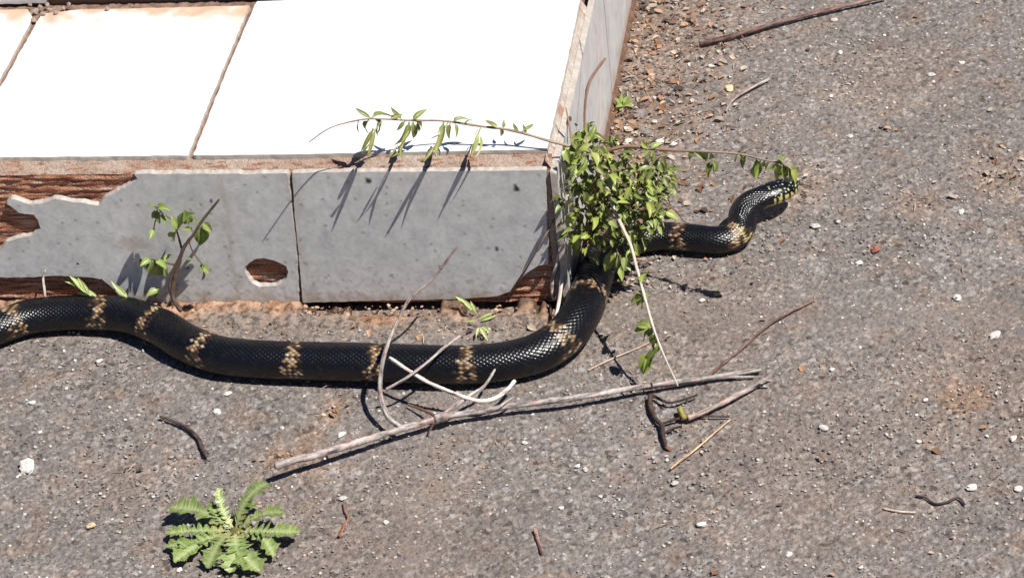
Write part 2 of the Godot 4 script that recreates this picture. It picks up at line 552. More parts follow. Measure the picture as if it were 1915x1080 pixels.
	var foot_col := func(p: Vector3, h):
		var k := clampf(0.5 + 0.8 * n1.get_noise_2d(p.x * 0.8, p.z), 0.0, 1.0)
		var q := Color(0.30, 0.15, 0.085).lerp(Color(0.62, 0.42, 0.29), k)
		if p.z > 0.0: q = q.lerp(Color(0.27, 0.235, 0.21).lerp(Color(0.40, 0.31, 0.25), clampf(n3.get_noise_2d(p.x * 0.5, p.z) + 0.3, 0.0, 1.0)), smoothstep(0.006, 0.020, p.z + 0.012 * n2.get_noise_2d(p.x, 1.0)))
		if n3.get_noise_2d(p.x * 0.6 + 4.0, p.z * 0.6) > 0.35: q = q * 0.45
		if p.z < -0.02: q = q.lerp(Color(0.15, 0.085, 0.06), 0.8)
		if p.x > -0.16 and p.z > -0.02: q = q.lerp(Color(0.13, 0.08, 0.055), clampf(0.9 - p.z / 0.014 + 0.9 * n1.get_noise_2d(p.x * 0.6, p.z), 0.0, 0.85))  # darkness of the crevice under the right tile, put into the colour
		if h < -0.003: q = Color(0.10, 0.06, 0.04)  # shade of the hollow painted in by depth
		return q
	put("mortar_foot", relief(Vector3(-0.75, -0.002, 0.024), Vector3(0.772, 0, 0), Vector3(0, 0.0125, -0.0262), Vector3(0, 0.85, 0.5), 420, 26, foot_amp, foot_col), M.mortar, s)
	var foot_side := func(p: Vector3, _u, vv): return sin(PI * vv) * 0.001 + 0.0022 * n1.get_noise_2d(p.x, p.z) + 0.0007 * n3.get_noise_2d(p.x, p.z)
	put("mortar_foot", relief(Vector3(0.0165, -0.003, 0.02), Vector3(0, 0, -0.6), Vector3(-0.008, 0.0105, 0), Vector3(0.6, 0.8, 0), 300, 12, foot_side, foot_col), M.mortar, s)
	# front tiles
	var face_col := func(q: Vector2):
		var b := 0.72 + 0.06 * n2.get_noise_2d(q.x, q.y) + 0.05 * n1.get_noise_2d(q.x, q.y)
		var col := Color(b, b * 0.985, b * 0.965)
		if speck.get_noise_2d(q.x * 2.0, q.y * 2.0) > 0.93: col = col.lerp(Color(0.16, 0.15, 0.14), 0.55)
		var fine := 1.0 + 0.10 * n3.get_noise_2d(q.x, q.y) + 0.05 * n1.get_noise_2d(q.x * 3.0, q.y * 0.35)
		col = Color(col.r * fine, col.g * fine, col.b * fine)
		for pit in [[-0.0205, 0.1135, 0.0026], [-0.1345, 0.1215, 0.0022], [-0.0415, 0.058, 0.0018], [-0.088, 0.042, 0.0012], [-0.262, 0.105, 0.0012], [-0.29, 0.043, 0.0011]]:
			if (q - Vector2(pit[0], pit[1])).length() < pit[2]: col = Color(0.05, 0.045, 0.05)
		var splash := clampf(1.0 - q.y / 0.045 + 0.8 * n1.get_noise_2d(q.x * 1.5, q.y), 0.0, 1.0)
		if n3.get_noise_2d(q.x * 0.8 + 3.0, q.y * 0.8) > 0.5 - 0.25 * splash: col = col.lerp(Color(0.30, 0.24, 0.19), 0.4 * splash + 0.08)
		# rusty runs from the top edge and round the joint
		for st in [[-0.252, 0.0045, 0.35], [-0.196, 0.007, 0.28]]:
			var d: float = absf(q.x - st[0] + 0.003 * n2.get_noise_2d(q.y * 3.0, 2.0)) / st[1]
			var wgt: float = st[2] * clampf(1.0 - d, 0.0, 1.0) * (0.6 + 0.8 * n1.get_noise_2d(q.x, q.y * 0.3))
			col = col.lerp(Color(0.36, 0.25, 0.09), clampf(wgt, 0.0, 1.0))
		if q.y < 0.02: col = col.lerp(Color(0.34, 0.22, 0.12), 0.5 * clampf((0.02 - q.y) / 0.01 + n1.get_noise_2d(q.x, q.y), 0.0, 1.0))
		var sc := (q - Vector2(-0.331, 0.066)) / Vector2(0.012, 0.007)
		if sc.length() < 1.0 + 0.6 * n3.get_noise_2d(q.x, q.y): col = col.lerp(Color(0.50, 0.36, 0.28), 0.45)
		return col
	var rim := Color(0.60, 0.53, 0.47)
	var hole := []
	for k in 16:
		var a := TAU * k / 16.0
		var rr := 1.0 + 0.04 * sin(a * 3.0 + 1.0) + 0.03 * sin(a * 5.0)
		hole.append(Vector2(-0.2275 + 0.0176 * rr * cos(a), 0.0375 + 0.0136 * rr * sin(a)))
	var left_poly := [Vector2(-0.1977, 0.1294), Vector2(-0.1991, 0.0921), Vector2(-0.2002, 0.0622), Vector2(-0.2031, 0.0319), Vector2(-0.2060, 0.0079), Vector2(-0.2395, 0.0070), Vector2(-0.2743, 0.0078), Vector2(-0.3005, 0.0085), Vector2(-0.3180, 0.0086), Vector2(-0.3395, 0.0113), Vector2(-0.3510, 0.0165), Vector2(-0.3568, 0.0264), Vector2(-0.3623, 0.0326), Vector2(-0.3795, 0.0348), Vector2(-0.4013, 0.0360), Vector2(-0.4282, 0.0341), Vector2(-0.4459, 0.0348), Vector2(-0.4816, 0.0340), Vector2(-0.4768, 0.0577), Vector2(-0.4411, 0.0594), Vector2(-0.4340, 0.0685), Vector2(-0.4255, 0.0714), Vector2(-0.4118, 0.0744), Vector2(-0.4037, 0.0803), Vector2(-0.4048, 0.0884), Vector2(-0.4073, 0.0935), Vector2(-0.4187, 0.0956), Vector2(-0.4270, 0.1047), Vector2(-0.4219, 0.1086), Vector2(-0.4064, 0.1030), Vector2(-0.3974, 0.1048), Vector2(-0.3881, 0.1082), Vector2(-0.3670, 0.1045), Vector2(-0.3524, 0.1018), Vector2(-0.3458, 0.1097), Vector2(-0.3279, 0.1184), Vector2(-0.3172, 0.1261), Vector2(-0.3190, 0.1305), Vector2(-0.2768, 0.1300), Vector2(-0.2344, 0.1294)]
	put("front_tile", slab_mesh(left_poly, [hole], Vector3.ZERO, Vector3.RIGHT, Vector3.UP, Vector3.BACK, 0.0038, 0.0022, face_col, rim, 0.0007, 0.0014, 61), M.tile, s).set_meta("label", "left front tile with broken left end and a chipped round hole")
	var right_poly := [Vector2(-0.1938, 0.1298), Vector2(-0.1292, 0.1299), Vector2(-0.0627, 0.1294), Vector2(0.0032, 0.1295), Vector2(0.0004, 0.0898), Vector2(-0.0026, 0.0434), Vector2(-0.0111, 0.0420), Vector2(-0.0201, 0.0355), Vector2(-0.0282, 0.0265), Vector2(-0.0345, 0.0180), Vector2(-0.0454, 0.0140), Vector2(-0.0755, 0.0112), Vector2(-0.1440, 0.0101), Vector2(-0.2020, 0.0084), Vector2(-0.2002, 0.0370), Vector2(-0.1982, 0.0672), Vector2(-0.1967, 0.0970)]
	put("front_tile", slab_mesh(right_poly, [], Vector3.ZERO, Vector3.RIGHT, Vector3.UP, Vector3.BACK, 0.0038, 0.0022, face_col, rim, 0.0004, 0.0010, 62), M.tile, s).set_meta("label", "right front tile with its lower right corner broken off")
	# right side tiles
	var side_col := func(q: Vector2):
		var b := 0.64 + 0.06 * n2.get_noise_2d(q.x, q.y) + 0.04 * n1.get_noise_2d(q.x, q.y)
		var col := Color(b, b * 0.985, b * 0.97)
		if q.y < 0.022: col = col.lerp(Color(0.40, 0.28, 0.2), 0.6 * clampf((0.022 - q.y) / 0.012 + n1.get_noise_2d(q.x, q.y), 0.0, 1.0))
		return col
	var sp := [Vector2(0.001, 0.012), Vector2(0.001, 0.1285), Vector2(-0.3105, 0.1285), Vector2(-0.3105, 0.007), Vector2(-0.1, 0.008)]
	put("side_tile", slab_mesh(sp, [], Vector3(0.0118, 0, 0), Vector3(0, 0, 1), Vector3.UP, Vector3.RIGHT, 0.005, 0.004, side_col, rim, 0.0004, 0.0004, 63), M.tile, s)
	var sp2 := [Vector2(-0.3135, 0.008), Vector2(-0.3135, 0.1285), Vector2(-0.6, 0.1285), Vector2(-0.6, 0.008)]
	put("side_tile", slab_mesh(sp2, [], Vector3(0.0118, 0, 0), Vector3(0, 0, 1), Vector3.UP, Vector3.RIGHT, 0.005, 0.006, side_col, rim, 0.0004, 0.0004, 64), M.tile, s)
	# top tiles
	var top_tile_col := func(q: Vector2):
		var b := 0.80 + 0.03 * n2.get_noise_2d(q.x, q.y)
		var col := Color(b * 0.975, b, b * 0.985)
		var back := clampf((-0.222 - q.y) / 0.022 + 0.9 * n2.get_noise_2d(q.x * 2.0, q.y * 2.0) - 0.15, 0.0, 1.0)
		if q.x < -0.275: col = col.lerp(Color(0.50, 0.30, 0.16), back * 0.8)
		var e := clampf((q.x + 0.300) / 0.024, 0.0, 1.0) * clampf((-0.185 - q.y) / 0.05 + n2.get_noise_2d(q.x * 3.0, q.y * 3.0), 0.0, 1.0)
		if q.x < -0.275: col = col.lerp(Color(0.55, 0.36, 0.22), clampf(e, 0.0, 1.0) * 0.6)
		return col
	var edge := Color(0.62, 0.55, 0.48)
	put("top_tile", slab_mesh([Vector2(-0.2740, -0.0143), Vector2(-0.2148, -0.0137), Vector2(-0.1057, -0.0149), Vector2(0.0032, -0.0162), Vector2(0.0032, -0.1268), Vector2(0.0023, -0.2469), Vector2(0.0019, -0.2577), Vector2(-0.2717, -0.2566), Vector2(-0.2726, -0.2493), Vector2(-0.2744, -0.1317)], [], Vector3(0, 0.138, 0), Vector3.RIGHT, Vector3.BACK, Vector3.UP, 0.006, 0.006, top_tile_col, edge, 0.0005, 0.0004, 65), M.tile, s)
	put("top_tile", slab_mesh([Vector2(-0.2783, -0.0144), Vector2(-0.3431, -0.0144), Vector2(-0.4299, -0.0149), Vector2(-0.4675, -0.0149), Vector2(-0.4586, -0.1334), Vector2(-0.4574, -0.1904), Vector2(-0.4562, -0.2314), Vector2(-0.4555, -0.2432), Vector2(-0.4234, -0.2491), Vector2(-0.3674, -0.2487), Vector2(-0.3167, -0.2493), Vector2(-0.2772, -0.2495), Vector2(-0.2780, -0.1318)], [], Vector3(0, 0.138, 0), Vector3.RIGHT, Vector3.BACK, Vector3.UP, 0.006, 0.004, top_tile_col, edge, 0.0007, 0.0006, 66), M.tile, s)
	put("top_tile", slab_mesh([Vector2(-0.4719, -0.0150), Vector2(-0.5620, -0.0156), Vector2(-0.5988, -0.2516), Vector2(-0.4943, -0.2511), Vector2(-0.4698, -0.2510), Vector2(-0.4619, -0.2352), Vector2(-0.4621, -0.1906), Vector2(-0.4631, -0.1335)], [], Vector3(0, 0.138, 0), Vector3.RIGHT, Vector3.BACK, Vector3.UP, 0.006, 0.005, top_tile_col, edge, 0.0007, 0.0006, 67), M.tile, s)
	# the next riser behind
	var riser := BoxMesh.new()
	riser.size = Vector3(1.0, 0.25, 0.3)
	var rb := put("riser_core", riser, mat(Color(0.3, 0.2, 0.15), 0.95), s)
	rb.position = Vector3(-0.5, 0.125, -0.4135)
	var rp := [Vector2(-0.4555, 0.1395), Vector2(-0.4555, 0.26), Vector2(-0.75, 0.26), Vector2(-0.75, 0.1395)]
	put("riser_tile", slab_mesh(rp, [], Vector3(0, 0, -0.2583), Vector3.RIGHT, Vector3.UP, Vector3.BACK, 0.005, 0.006, face_col, rim, 0.0006, 0.0006, 68), M.tile, s)
	var rp2 := [Vector2(-0.3, 0.1400), Vector2(0.003, 0.1400), Vector2(0.003, 0.26), Vector2(-0.3, 0.26)]
	put("riser_tile", slab_mesh(rp2, [], Vector3(0, 0, -0.2583), Vector3.RIGHT, Vector3.UP, Vector3.BACK, 0.005, 0.006, face_col, rim, 0.0006, 0.0006, 69), M.tile, s)
	var rp3 := [Vector2(-0.452, 0.1475), Vector2(-0.303, 0.1462), Vector2(-0.303, 0.26), Vector2(-0.452, 0.26)]
	put("riser_tile", slab_mesh(rp3, [], Vector3(0, 0, -0.2583), Vector3.RIGHT, Vector3.UP, Vector3.BACK, 0.005, 0.006, face_col, rim, 0.0006, 0.0006, 70), M.tile, s)
	# crumbs of mortar in the broken joint at the back
	var crumb := stone_mesh(91, 0.6, 0.8, Color(0.42, 0.33, 0.28), 0.4, 5)
	for q in [Vector3(-0.4613, 0.139, -0.2443), Vector3(-0.4537, 0.139, -0.2404), Vector3(-0.4493, 0.14, -0.2457), Vector3(-0.4586, 0.141, -0.2498), Vector3(-0.4431, 0.139, -0.2427), Vector3(-0.4681, 0.141, -0.2539), Vector3(-0.4383, 0.139, -0.2498), Vector3(-0.4527, 0.141, -0.2523), Vector3(-0.4337, 0.141, -0.2516), Vector3(-0.46, 0.138, -0.2315), Vector3(-0.3995, 0.139, -0.2473), Vector3(-0.379, 0.139, -0.251)]:
		var cr := put("crumb", crumb, M.mortar, s)
		cr.position = q
		cr.rotation = Vector3(rng.randf() * 6.0, rng.randf() * 6.0, 0)
		cr.scale = Vector3.ONE * rng.randf_range(0.003, 0.007)

# ---------------------------------------------------------------- the snake
func build_snake() -> void:
	var s := thing("snake", "black snake with broken tan bands, head raised on the asphalt right of the step", "snake")
	var mm := 0.001
	# centre line (on the ground, head lifted) and radius
	var pts := [Vector3(-0.4791, 0.013, 0.0699), Vector3(-0.4579, 0.013, 0.0518), Vector3(-0.4397, 0.013, 0.038), Vector3(-0.421, 0.013, 0.0256), Vector3(-0.396, 0.013, 0.0199), Vector3(-0.3654, 0.013, 0.0194), Vector3(-0.3379, 0.0135, 0.024), Vector3(-0.3077, 0.014, 0.0411), Vector3(-0.2813, 0.014, 0.0629), Vector3(-0.2523, 0.014, 0.0787), Vector3(-0.2215, 0.014, 0.0844), Vector3(-0.1874, 0.014, 0.0867), Vector3(-0.1534, 0.0145, 0.0889), Vector3(-0.1198, 0.0145, 0.0904), Vector3(-0.0863, 0.0145, 0.0926), Vector3(-0.0533, 0.0145, 0.0927), Vector3(-0.0252, 0.0145, 0.0879), Vector3(-0.0016, 0.016, 0.0783), Vector3(0.0161, 0.019, 0.0595), Vector3(0.0253, 0.021, 0.0339), Vector3(0.0282, 0.018, -0.0008), Vector3(0.0294, 0.014, -0.0363), Vector3(0.0367, 0.012, -0.0657), Vector3(0.0538, 0.011, -0.0815), Vector3(0.0744, 0.011, -0.0866), Vector3(0.0982, 0.011, -0.0839), Vector3(0.1197, 0.0105, -0.0813), Vector3(0.1346, 0.0105, -0.0872), Vector3(0.1394, 0.013, -0.0996), Vector3(0.1386, 0.0175, -0.1083), Vector3(0.1432, 0.0205, -0.1177), Vector3(0.1535, 0.022, -0.1255), Vector3(0.1662, 0.022, -0.1347), Vector3(0.1815, 0.0205, -0.1495)]
	var rad := [13.5, 14, 14.3, 14.6, 14.8, 14.8, 15, 15.2, 15.4, 15.6, 15.6, 15.6, 15.8, 15.8, 15.8, 15.8, 15.8, 16, 16, 15.6, 15, 14.2, 13.4, 12.6, 12, 11.8, 11.5, 11, 10.8, 10.4, 10, 9.6, 9.6, 9.6]
	var cv := Curve3D.new()
	cv.bake_interval = 0.002
	for i in pts.size():
		var t := Vector3.ZERO
		if i > 0 and i < pts.size() - 1: t = (pts[i + 1] - pts[i - 1]) / 6.0
		cv.add_point(pts[i], -t, t)
	var offs := []
	for p in pts: offs.append(cv.get_closest_offset(p))
	var total := cv.get_baked_length()
	var step := 0.00056
	var rings := int(total / step)
	var sides := 162
	var bands := []
	for p in [Vector3(-0.4246, 0.02, 0.04), Vector3(-0.3612, 0.025, 0.0329), Vector3(-0.3165, 0.025, 0.0421), Vector3(-0.2668, 0.025, 0.0784), Vector3(-0.1903, 0.025, 0.0943), Vector3(-0.1253, 0.025, 0.0945), Vector3(-0.0548, 0.025, 0.0976), Vector3(0.0213, 0.025, 0.0785), Vector3(0.0317, 0.025, 0.0108), Vector3(0.0878, 0.022, -0.0744), Vector3(0.1382, 0.02, -0.0797)]: bands.append([cv.get_closest_offset(p), 0.0066])
	bands[2][1] = 0.0045
	bands[9][1] = 0.006
	bands[10][1] = 0.007
	var L := 0.0045
	var NV := 27
	var v := PackedVector3Array(); var c := PackedColorArray(); var idx := PackedInt32Array()
	var wear := make_noise(71, 90.0, FastNoiseLite.TYPE_SIMPLEX, 2)
	var head_len := 0.046
	var seg := 0
	for i in rings + 1:
		var sd: float = minf(i * step, total - 0.00001)
		var to_end := total - sd
		var p := cv.sample_baked(sd, true)
		var t := (cv.sample_baked(minf(sd + 0.004, total), true) - cv.sample_baked(maxf(sd - 0.004, 0.0), true)).normalized()
		while seg < offs.size() - 2 and sd > offs[seg + 1]: seg += 1
		var f := clampf((sd - offs[seg]) / maxf(offs[seg + 1] - offs[seg], 1e-5), 0.0, 1.0)
		var r: float = lerpf(rad[seg], rad[seg + 1], f) * mm
		var side := t.cross(Vector3.UP).normalized()
		var nn := side.cross(t)
		var hk := 0.0
		var rw := r
		var rh := r * 0.92
		if to_end < head_len:
			hk = 1.0 - to_end / head_len          # 0 at the neck, 1 at the snout
			var wprof := 0.0082 + 0.0036 * sin(PI * clampf((hk - 0.05) / 0.85, 0.0, 1.0))
			var hprof := 0.0082 + 0.0018 * sin(PI * clampf((hk - 0.05) / 0.7, 0.0, 1.0))
			var tip := sqrt(maxf(1.0 - pow(clampf((hk - 0.62) / 0.38, 0.0, 1.0), 2.2), 0.0))
			var k := smoothstep(0.0, 0.3, hk)
			rw = lerpf(r, wprof, k) * tip + 0.0001
			rh = lerpf(r * 0.92, hprof * 0.86, k) * tip + 0.0001
		for j in sides:
			var th := TAU * j / sides                # 0 is the back, PI the belly
			var ct := cos(th)
			var st := sin(th)
			var u := sd / L
			var w := th / TAU * NV
			var pp := u + w
			var qq := u - w
			var ip := floori(pp)
			var iq := floori(qq)
			var fx := pp - ip - 0.5
			var fy := qq - iq - 0.5
			var m := maxf(absf(fx), absf(fy)) * 2.0
			var cu := (ip + iq + 1.0) * 0.5
			var cw := posmod((ip - iq) * 1, NV * 2) * 0.5
			var cth := cw / NV * TAU
			if cth > PI: cth -= TAU
			var hsh := fposmod(sin((ip + iq) * 12.9898 + posmod(ip - iq, NV * 2) * 78.233) * 43758.5453, 1.0)
			var bump := (1.0 - pow(m, 3.0)) * 0.00036 - (fx + fy) * 0.00023
			var shape := 1.0
			if ct < 0.0: shape = 1.0 - 0.16 * ct * ct
			var belly := absf(cth) > 2.35
			if belly: bump = (fposmod(u, 1.0) - 0.5) * -0.0003
			var col := Color(0.0068, 0.0066, 0.0078)
			var lum := 0.75 + 0.5 * hsh
			col = Color(col.r * lum, col.g * lum, col.b * lum)
			# bands
			var sc := cu * L
			for b in bands:
				var d: float = absf(sc - b[0])
				if d < 0.03:
					var tt := absf(cth) / (PI * 0.5)
					var arm: float = maxf(0.0, tt - 0.42) * b[1] * 1.1
					var thick: float = b[1] * (0.50 if tt < 0.6 else 0.36)
					var dd: float = absf(d - arm) + (hsh - 0.5) * 0.0070
					if dd < thick + 0.0018 and tt < 1.3: col = col.lerp(Color(0.075, 0.042, 0.02), 0.8 * clampf((thick + 0.0018 - dd) / 0.0018, 0.0, 1.0))
					if dd < thick and tt < 1.2 and fposmod(hsh * 5.1, 1.0) > 0.08:
						var bc := Color(0.22, 0.12, 0.06).lerp(Color(0.50, 0.39, 0.25), fposmod(hsh * 7.3, 1.0))
						if fposmod(hsh * 3.7, 1.0) > 0.82: bc = Color(0.07, 0.04, 0.02)
						if sd > offs[27]: bc = bc.lerp(Color(0.62, 0.5, 0.22), 0.6)
						col = bc.lerp(Color(0.03, 0.018, 0.01), 0.75 * smoothstep(0.5, 1.0, m))
			if belly: col = Color(0.20, 0.16, 0.09) if hsh > 0.45 else Color(0.02, 0.02, 0.02)
			if hk > 0.0:
				var hb := smoothstep(0.1, 0.35, hk)
				bump *= 1.0 - 0.75 * hb
				var at := absf(th if th < PI else th - TAU)
				# mouth line, lip plates, spotted crown
				if hk > 0.30:
					var mouth := 1.86 - 0.10 * sin(hk * 6.0)
					if absf(at - mouth) < 0.045: bump -= 0.0004
					var plate := fposmod(hk * 8.5, 1.0)
					if at > 1.30 and at < mouth:
						col = Color(0.50, 0.40, 0.12) if plate > 0.28 and plate < 0.85 else Color(0.015, 0.014, 0.012)
					elif at >= mouth and at < 2.25:
						col = Color(0.52, 0.43, 0.18) if plate > 0.2 and plate < 0.85 else Color(0.02, 0.018, 0.014)
					elif at >= 2.25: col = Color(0.52, 0.43, 0.24)
					elif at < 1.3:
						var sp := wear.get_noise_3d(hk * 0.10 * 2.0, at * 0.02 * signf(PI - th) * 1.6, 0.3)
						if sp > 0.44: col = Color(0.58, 0.60, 0.40)
				elif at > 1.9: col = col.lerp(Color(0.5, 0.36, 0.15), smoothstep(0.05, 0.3, hk))
			v.append(p + side * st * (rw + bump) + nn * ct * (rh + bump) * shape)
			c.append(col)
	for i in rings:
		for j in sides:
			var a := i * sides + j
			var b := i * sides + (j + 1) % sides
			idx.append_array([a, b + sides, b, a, a + sides, b + sides])
	put("body", mesh_from(v, c, idx), M.snake, s)
	# eyes and tongue
	var ed := total - 0.0145
	var ep := cv.sample_baked(ed, true)
	var et := (cv.sample_baked(total, true) - cv.sample_baked(ed - 0.004, true)).normalized()
	var es := et.cross(Vector3.UP).normalized()
	var en := es.cross(et)
	for sg in [-1.0, 1.0]:
		var sph := SphereMesh.new()
		sph.radius = 0.0021
		sph.height = 0.0042
		sph.radial_segments = 16
		sph.rings = 10
		var e := put("eye", sph, M.eye, s)
		e.position = ep + es * sg * 0.0098 + en * 0.0030

# ---------------------------------------------------------------- seedling shrub at the corner
func leaf_set(greens: Array, w0: float, w1: float, droop: float) -> Array:
	var out := []
	for k in 8:
		var a: Color = greens[k % greens.size()]
		var b: Color = greens[(k + 1) % greens.size()]
		out.append(leaf_mesh(lerpf(w0, w1, (k % 4) / 3.0), droop * (0.4 + 0.25 * (k % 3)), 0.22 + 0.1 * (k % 3), 0.3 * ((k % 5) - 2), a, b, 300 + k))
	return out

func build_shrub() -> void:
	var root := Vector3(0.0171, 0, -0.0256)
	var s := thing("shrub_seedling", "leafy green seedling shrub sprouting at the corner of the step over the snake", "shrub", root)
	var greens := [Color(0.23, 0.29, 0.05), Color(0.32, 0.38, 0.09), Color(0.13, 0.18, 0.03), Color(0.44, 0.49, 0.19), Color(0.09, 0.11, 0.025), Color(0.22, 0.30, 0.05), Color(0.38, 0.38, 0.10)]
	var lm := leaf_set(greens, 0.36, 0.55, 0.6)
	var narrow := leaf_set([Color(0.22, 0.27, 0.07), Color(0.12, 0.12, 0.04), Color(0.28, 0.33, 0.09), Color(0.16, 0.10, 0.05)], 0.22, 0.34, 0.75)
	var pale := Color(0.42, 0.34, 0.25)
	var red := Color(0.26, 0.15, 0.11)
	var sticks := [
		# main stems up from the foot, then the three long shoots
		[[Vector3(0.0171, 0, -0.0256), Vector3(0.02, 0.03, -0.0375), Vector3(0.0288, 0.07, -0.0374), Vector3(0.0373, 0.105, -0.0363), Vector3(0.0416, 0.122, -0.0362)], .0022, .0014, pale, red],
		[[Vector3(0.0394, 0.12, -0.0356), Vector3(0.0279, 0.135, -0.0211), Vector3(0.007, 0.146, -0.0147), Vector3(-0.0218, 0.153, -0.0196), Vector3(-0.0462, 0.157, -0.02), Vector3(-0.0746, 0.162, -0.0204), Vector3(-0.0979, 0.167, -0.0136), Vector3(-0.1231, 0.178, 0.0013), Vector3(-0.1375, 0.18, 0.0073), Vector3(-0.1559, 0.178, 0.0143), Vector3(-0.1705, 0.172, 0.0242)], .0013, .0004, pale, red],
		[[Vector3(0.0387, 0.121, -0.0356), Vector3(0.0608, 0.128, -0.0346), Vector3(0.0864, 0.13, -0.0269), Vector3(0.1113, 0.131, -0.0224), Vector3(0.1322, 0.133, -0.0172), Vector3(0.1508, 0.134, -0.0121), Vector3(0.1697, 0.135, -0.0018), Vector3(0.1842, 0.136, 0.0054), Vector3(0.1913, 0.134, 0.0113)], .0015, .0006, red, pale],
		[[Vector3(0.0358, 0.112, -0.033), Vector3(0.0453, 0.098, -0.0227), Vector3(0.0534, 0.092, 0.0006), Vector3(0.0667, 0.08, 0.0269), Vector3(0.0738, 0.07, 0.0483), Vector3(0.0815, 0.06, 0.0728), Vector3(0.0889, 0.05, 0.0948), Vector3(0.0967, 0.038, 0.1108), Vector3(0.1065, 0.028, 0.1294), Vector3(0.1089, 0.024, 0.1333)], .0018, .0006, Color(0.55, 0.47, 0.37), Color(0.62, 0.55, 0.47)],
		[[Vector3(0.0345, 0.117, -0.0328), Vector3(0.0227, 0.108, -0.0281), Vector3(0.0145, 0.094, -0.0234), Vector3(0.0109, 0.07, -0.015), Vector3(0.0087, 0.045, -0.0078), Vector3(0.0063, 0.022, 0.0172), Vector3(0.0032, 0.012, 0.0403)], .0022, .0013, Color(0.66, 0.61, 0.54), Color(0.62, 0.56, 0.5)],
		[[Vector3(0.02, 0.03, -0.0375), Vector3(0.0482, 0.062, -0.0266), Vector3(0.0677, 0.088, -0.0393), Vector3(0.0809, 0.108, -0.046), Vector3(0.0921, 0.115, -0.0423)], .0013, .0005, pale, pale],
		[[Vector3(0.02, 0.03, -0.0375), Vector3(0.0415, 0.045, -0.0373), Vector3(0.0706, 0.066, -0.0352), Vector3(0.0854, 0.08, -0.0438)], .0012, .0005, pale, red],
		[[Vector3(0.0196, 0.025, -0.0375), Vector3(0.0343, 0.04, -0.0224), Vector3(0.0485, 0.05, -0.0147), Vector3(0.0548, 0.046, 0.009)], .0011, .0005, pale, red],
		[[Vector3(0.0288, 0.07, -0.0374), Vector3(0.018, 0.09, -0.0372), Vector3(0.014, 0.115, -0.0364), Vector3(0.0209, 0.13, -0.0417)], .0012, .0005, pale, red],
		[[Vector3(0.0342, 0.096, -0.0352), Vector3(0.0576, 0.105, -0.0282), Vector3(0.0718, 0.11, -0.0353), Vector3(0.0843, 0.108, -0.0321)], .0011, .0005, pale, pale],
		[[Vector3(0.025, 0.05, -0.0376), Vector3(0.056, 0.075, -0.0217), Vector3(0.0668, 0.085, -0.025)], .0011, .0005, pale, red],
		[[Vector3(0.0846, 0.07, -0.044), Vector3(0.0926, 0.06, -0.0501), Vector3(0.0966, 0.04, -0.0654), Vector3(0.1001, 0.03, -0.0759)], .0007, .0004, red, red],
		# bare dry shoots standing up beside the side tile
		[[Vector3(0.0315, 0.118, -0.0313), Vector3(0.0285, 0.136, -0.049), Vector3(0.0299, 0.156, -0.0555), Vector3(0.0338, 0.17, -0.0638), Vector3(0.045, 0.182, -0.0769)], .0008, .0012, Color(0.34, 0.22, 0.17), Color(0.28, 0.17, 0.12)],
		[[Vector3(0.02, 0.122, -0.0329), Vector3(0.0174, 0.138, -0.046), Vector3(0.0137, 0.15, -0.058)], .0010, .0006, Color(0.34, 0.22, 0.17), Color(0.3, 0.18, 0.13)],
		[[Vector3(0.0384, 0.116, -0.0343), Vector3(0.036, 0.14, -0.0898), Vector3(0.0233, 0.16, -0.1895)], .0004, .0003, Color(0.5, 0.34, 0.28), Color(0.5, 0.34, 0.28)],
	]
	var names := ["main_stem", "left_shoot", "right_shoot", "hanging_shoot", "dry_stem"]
	for i in sticks.size():
		var k: Array = sticks[i]
		var o := put(names[i] if i < names.size() else ("side_twig" if i < 12 else "bare_shoot"), tube(k[0], k[1], k[2], k[3], k[4], 7, 0.005, 0.25, 400 + i), M.bark, s)
		o.position = -root
	var up := Vector3(0.1, 1, 0.25)
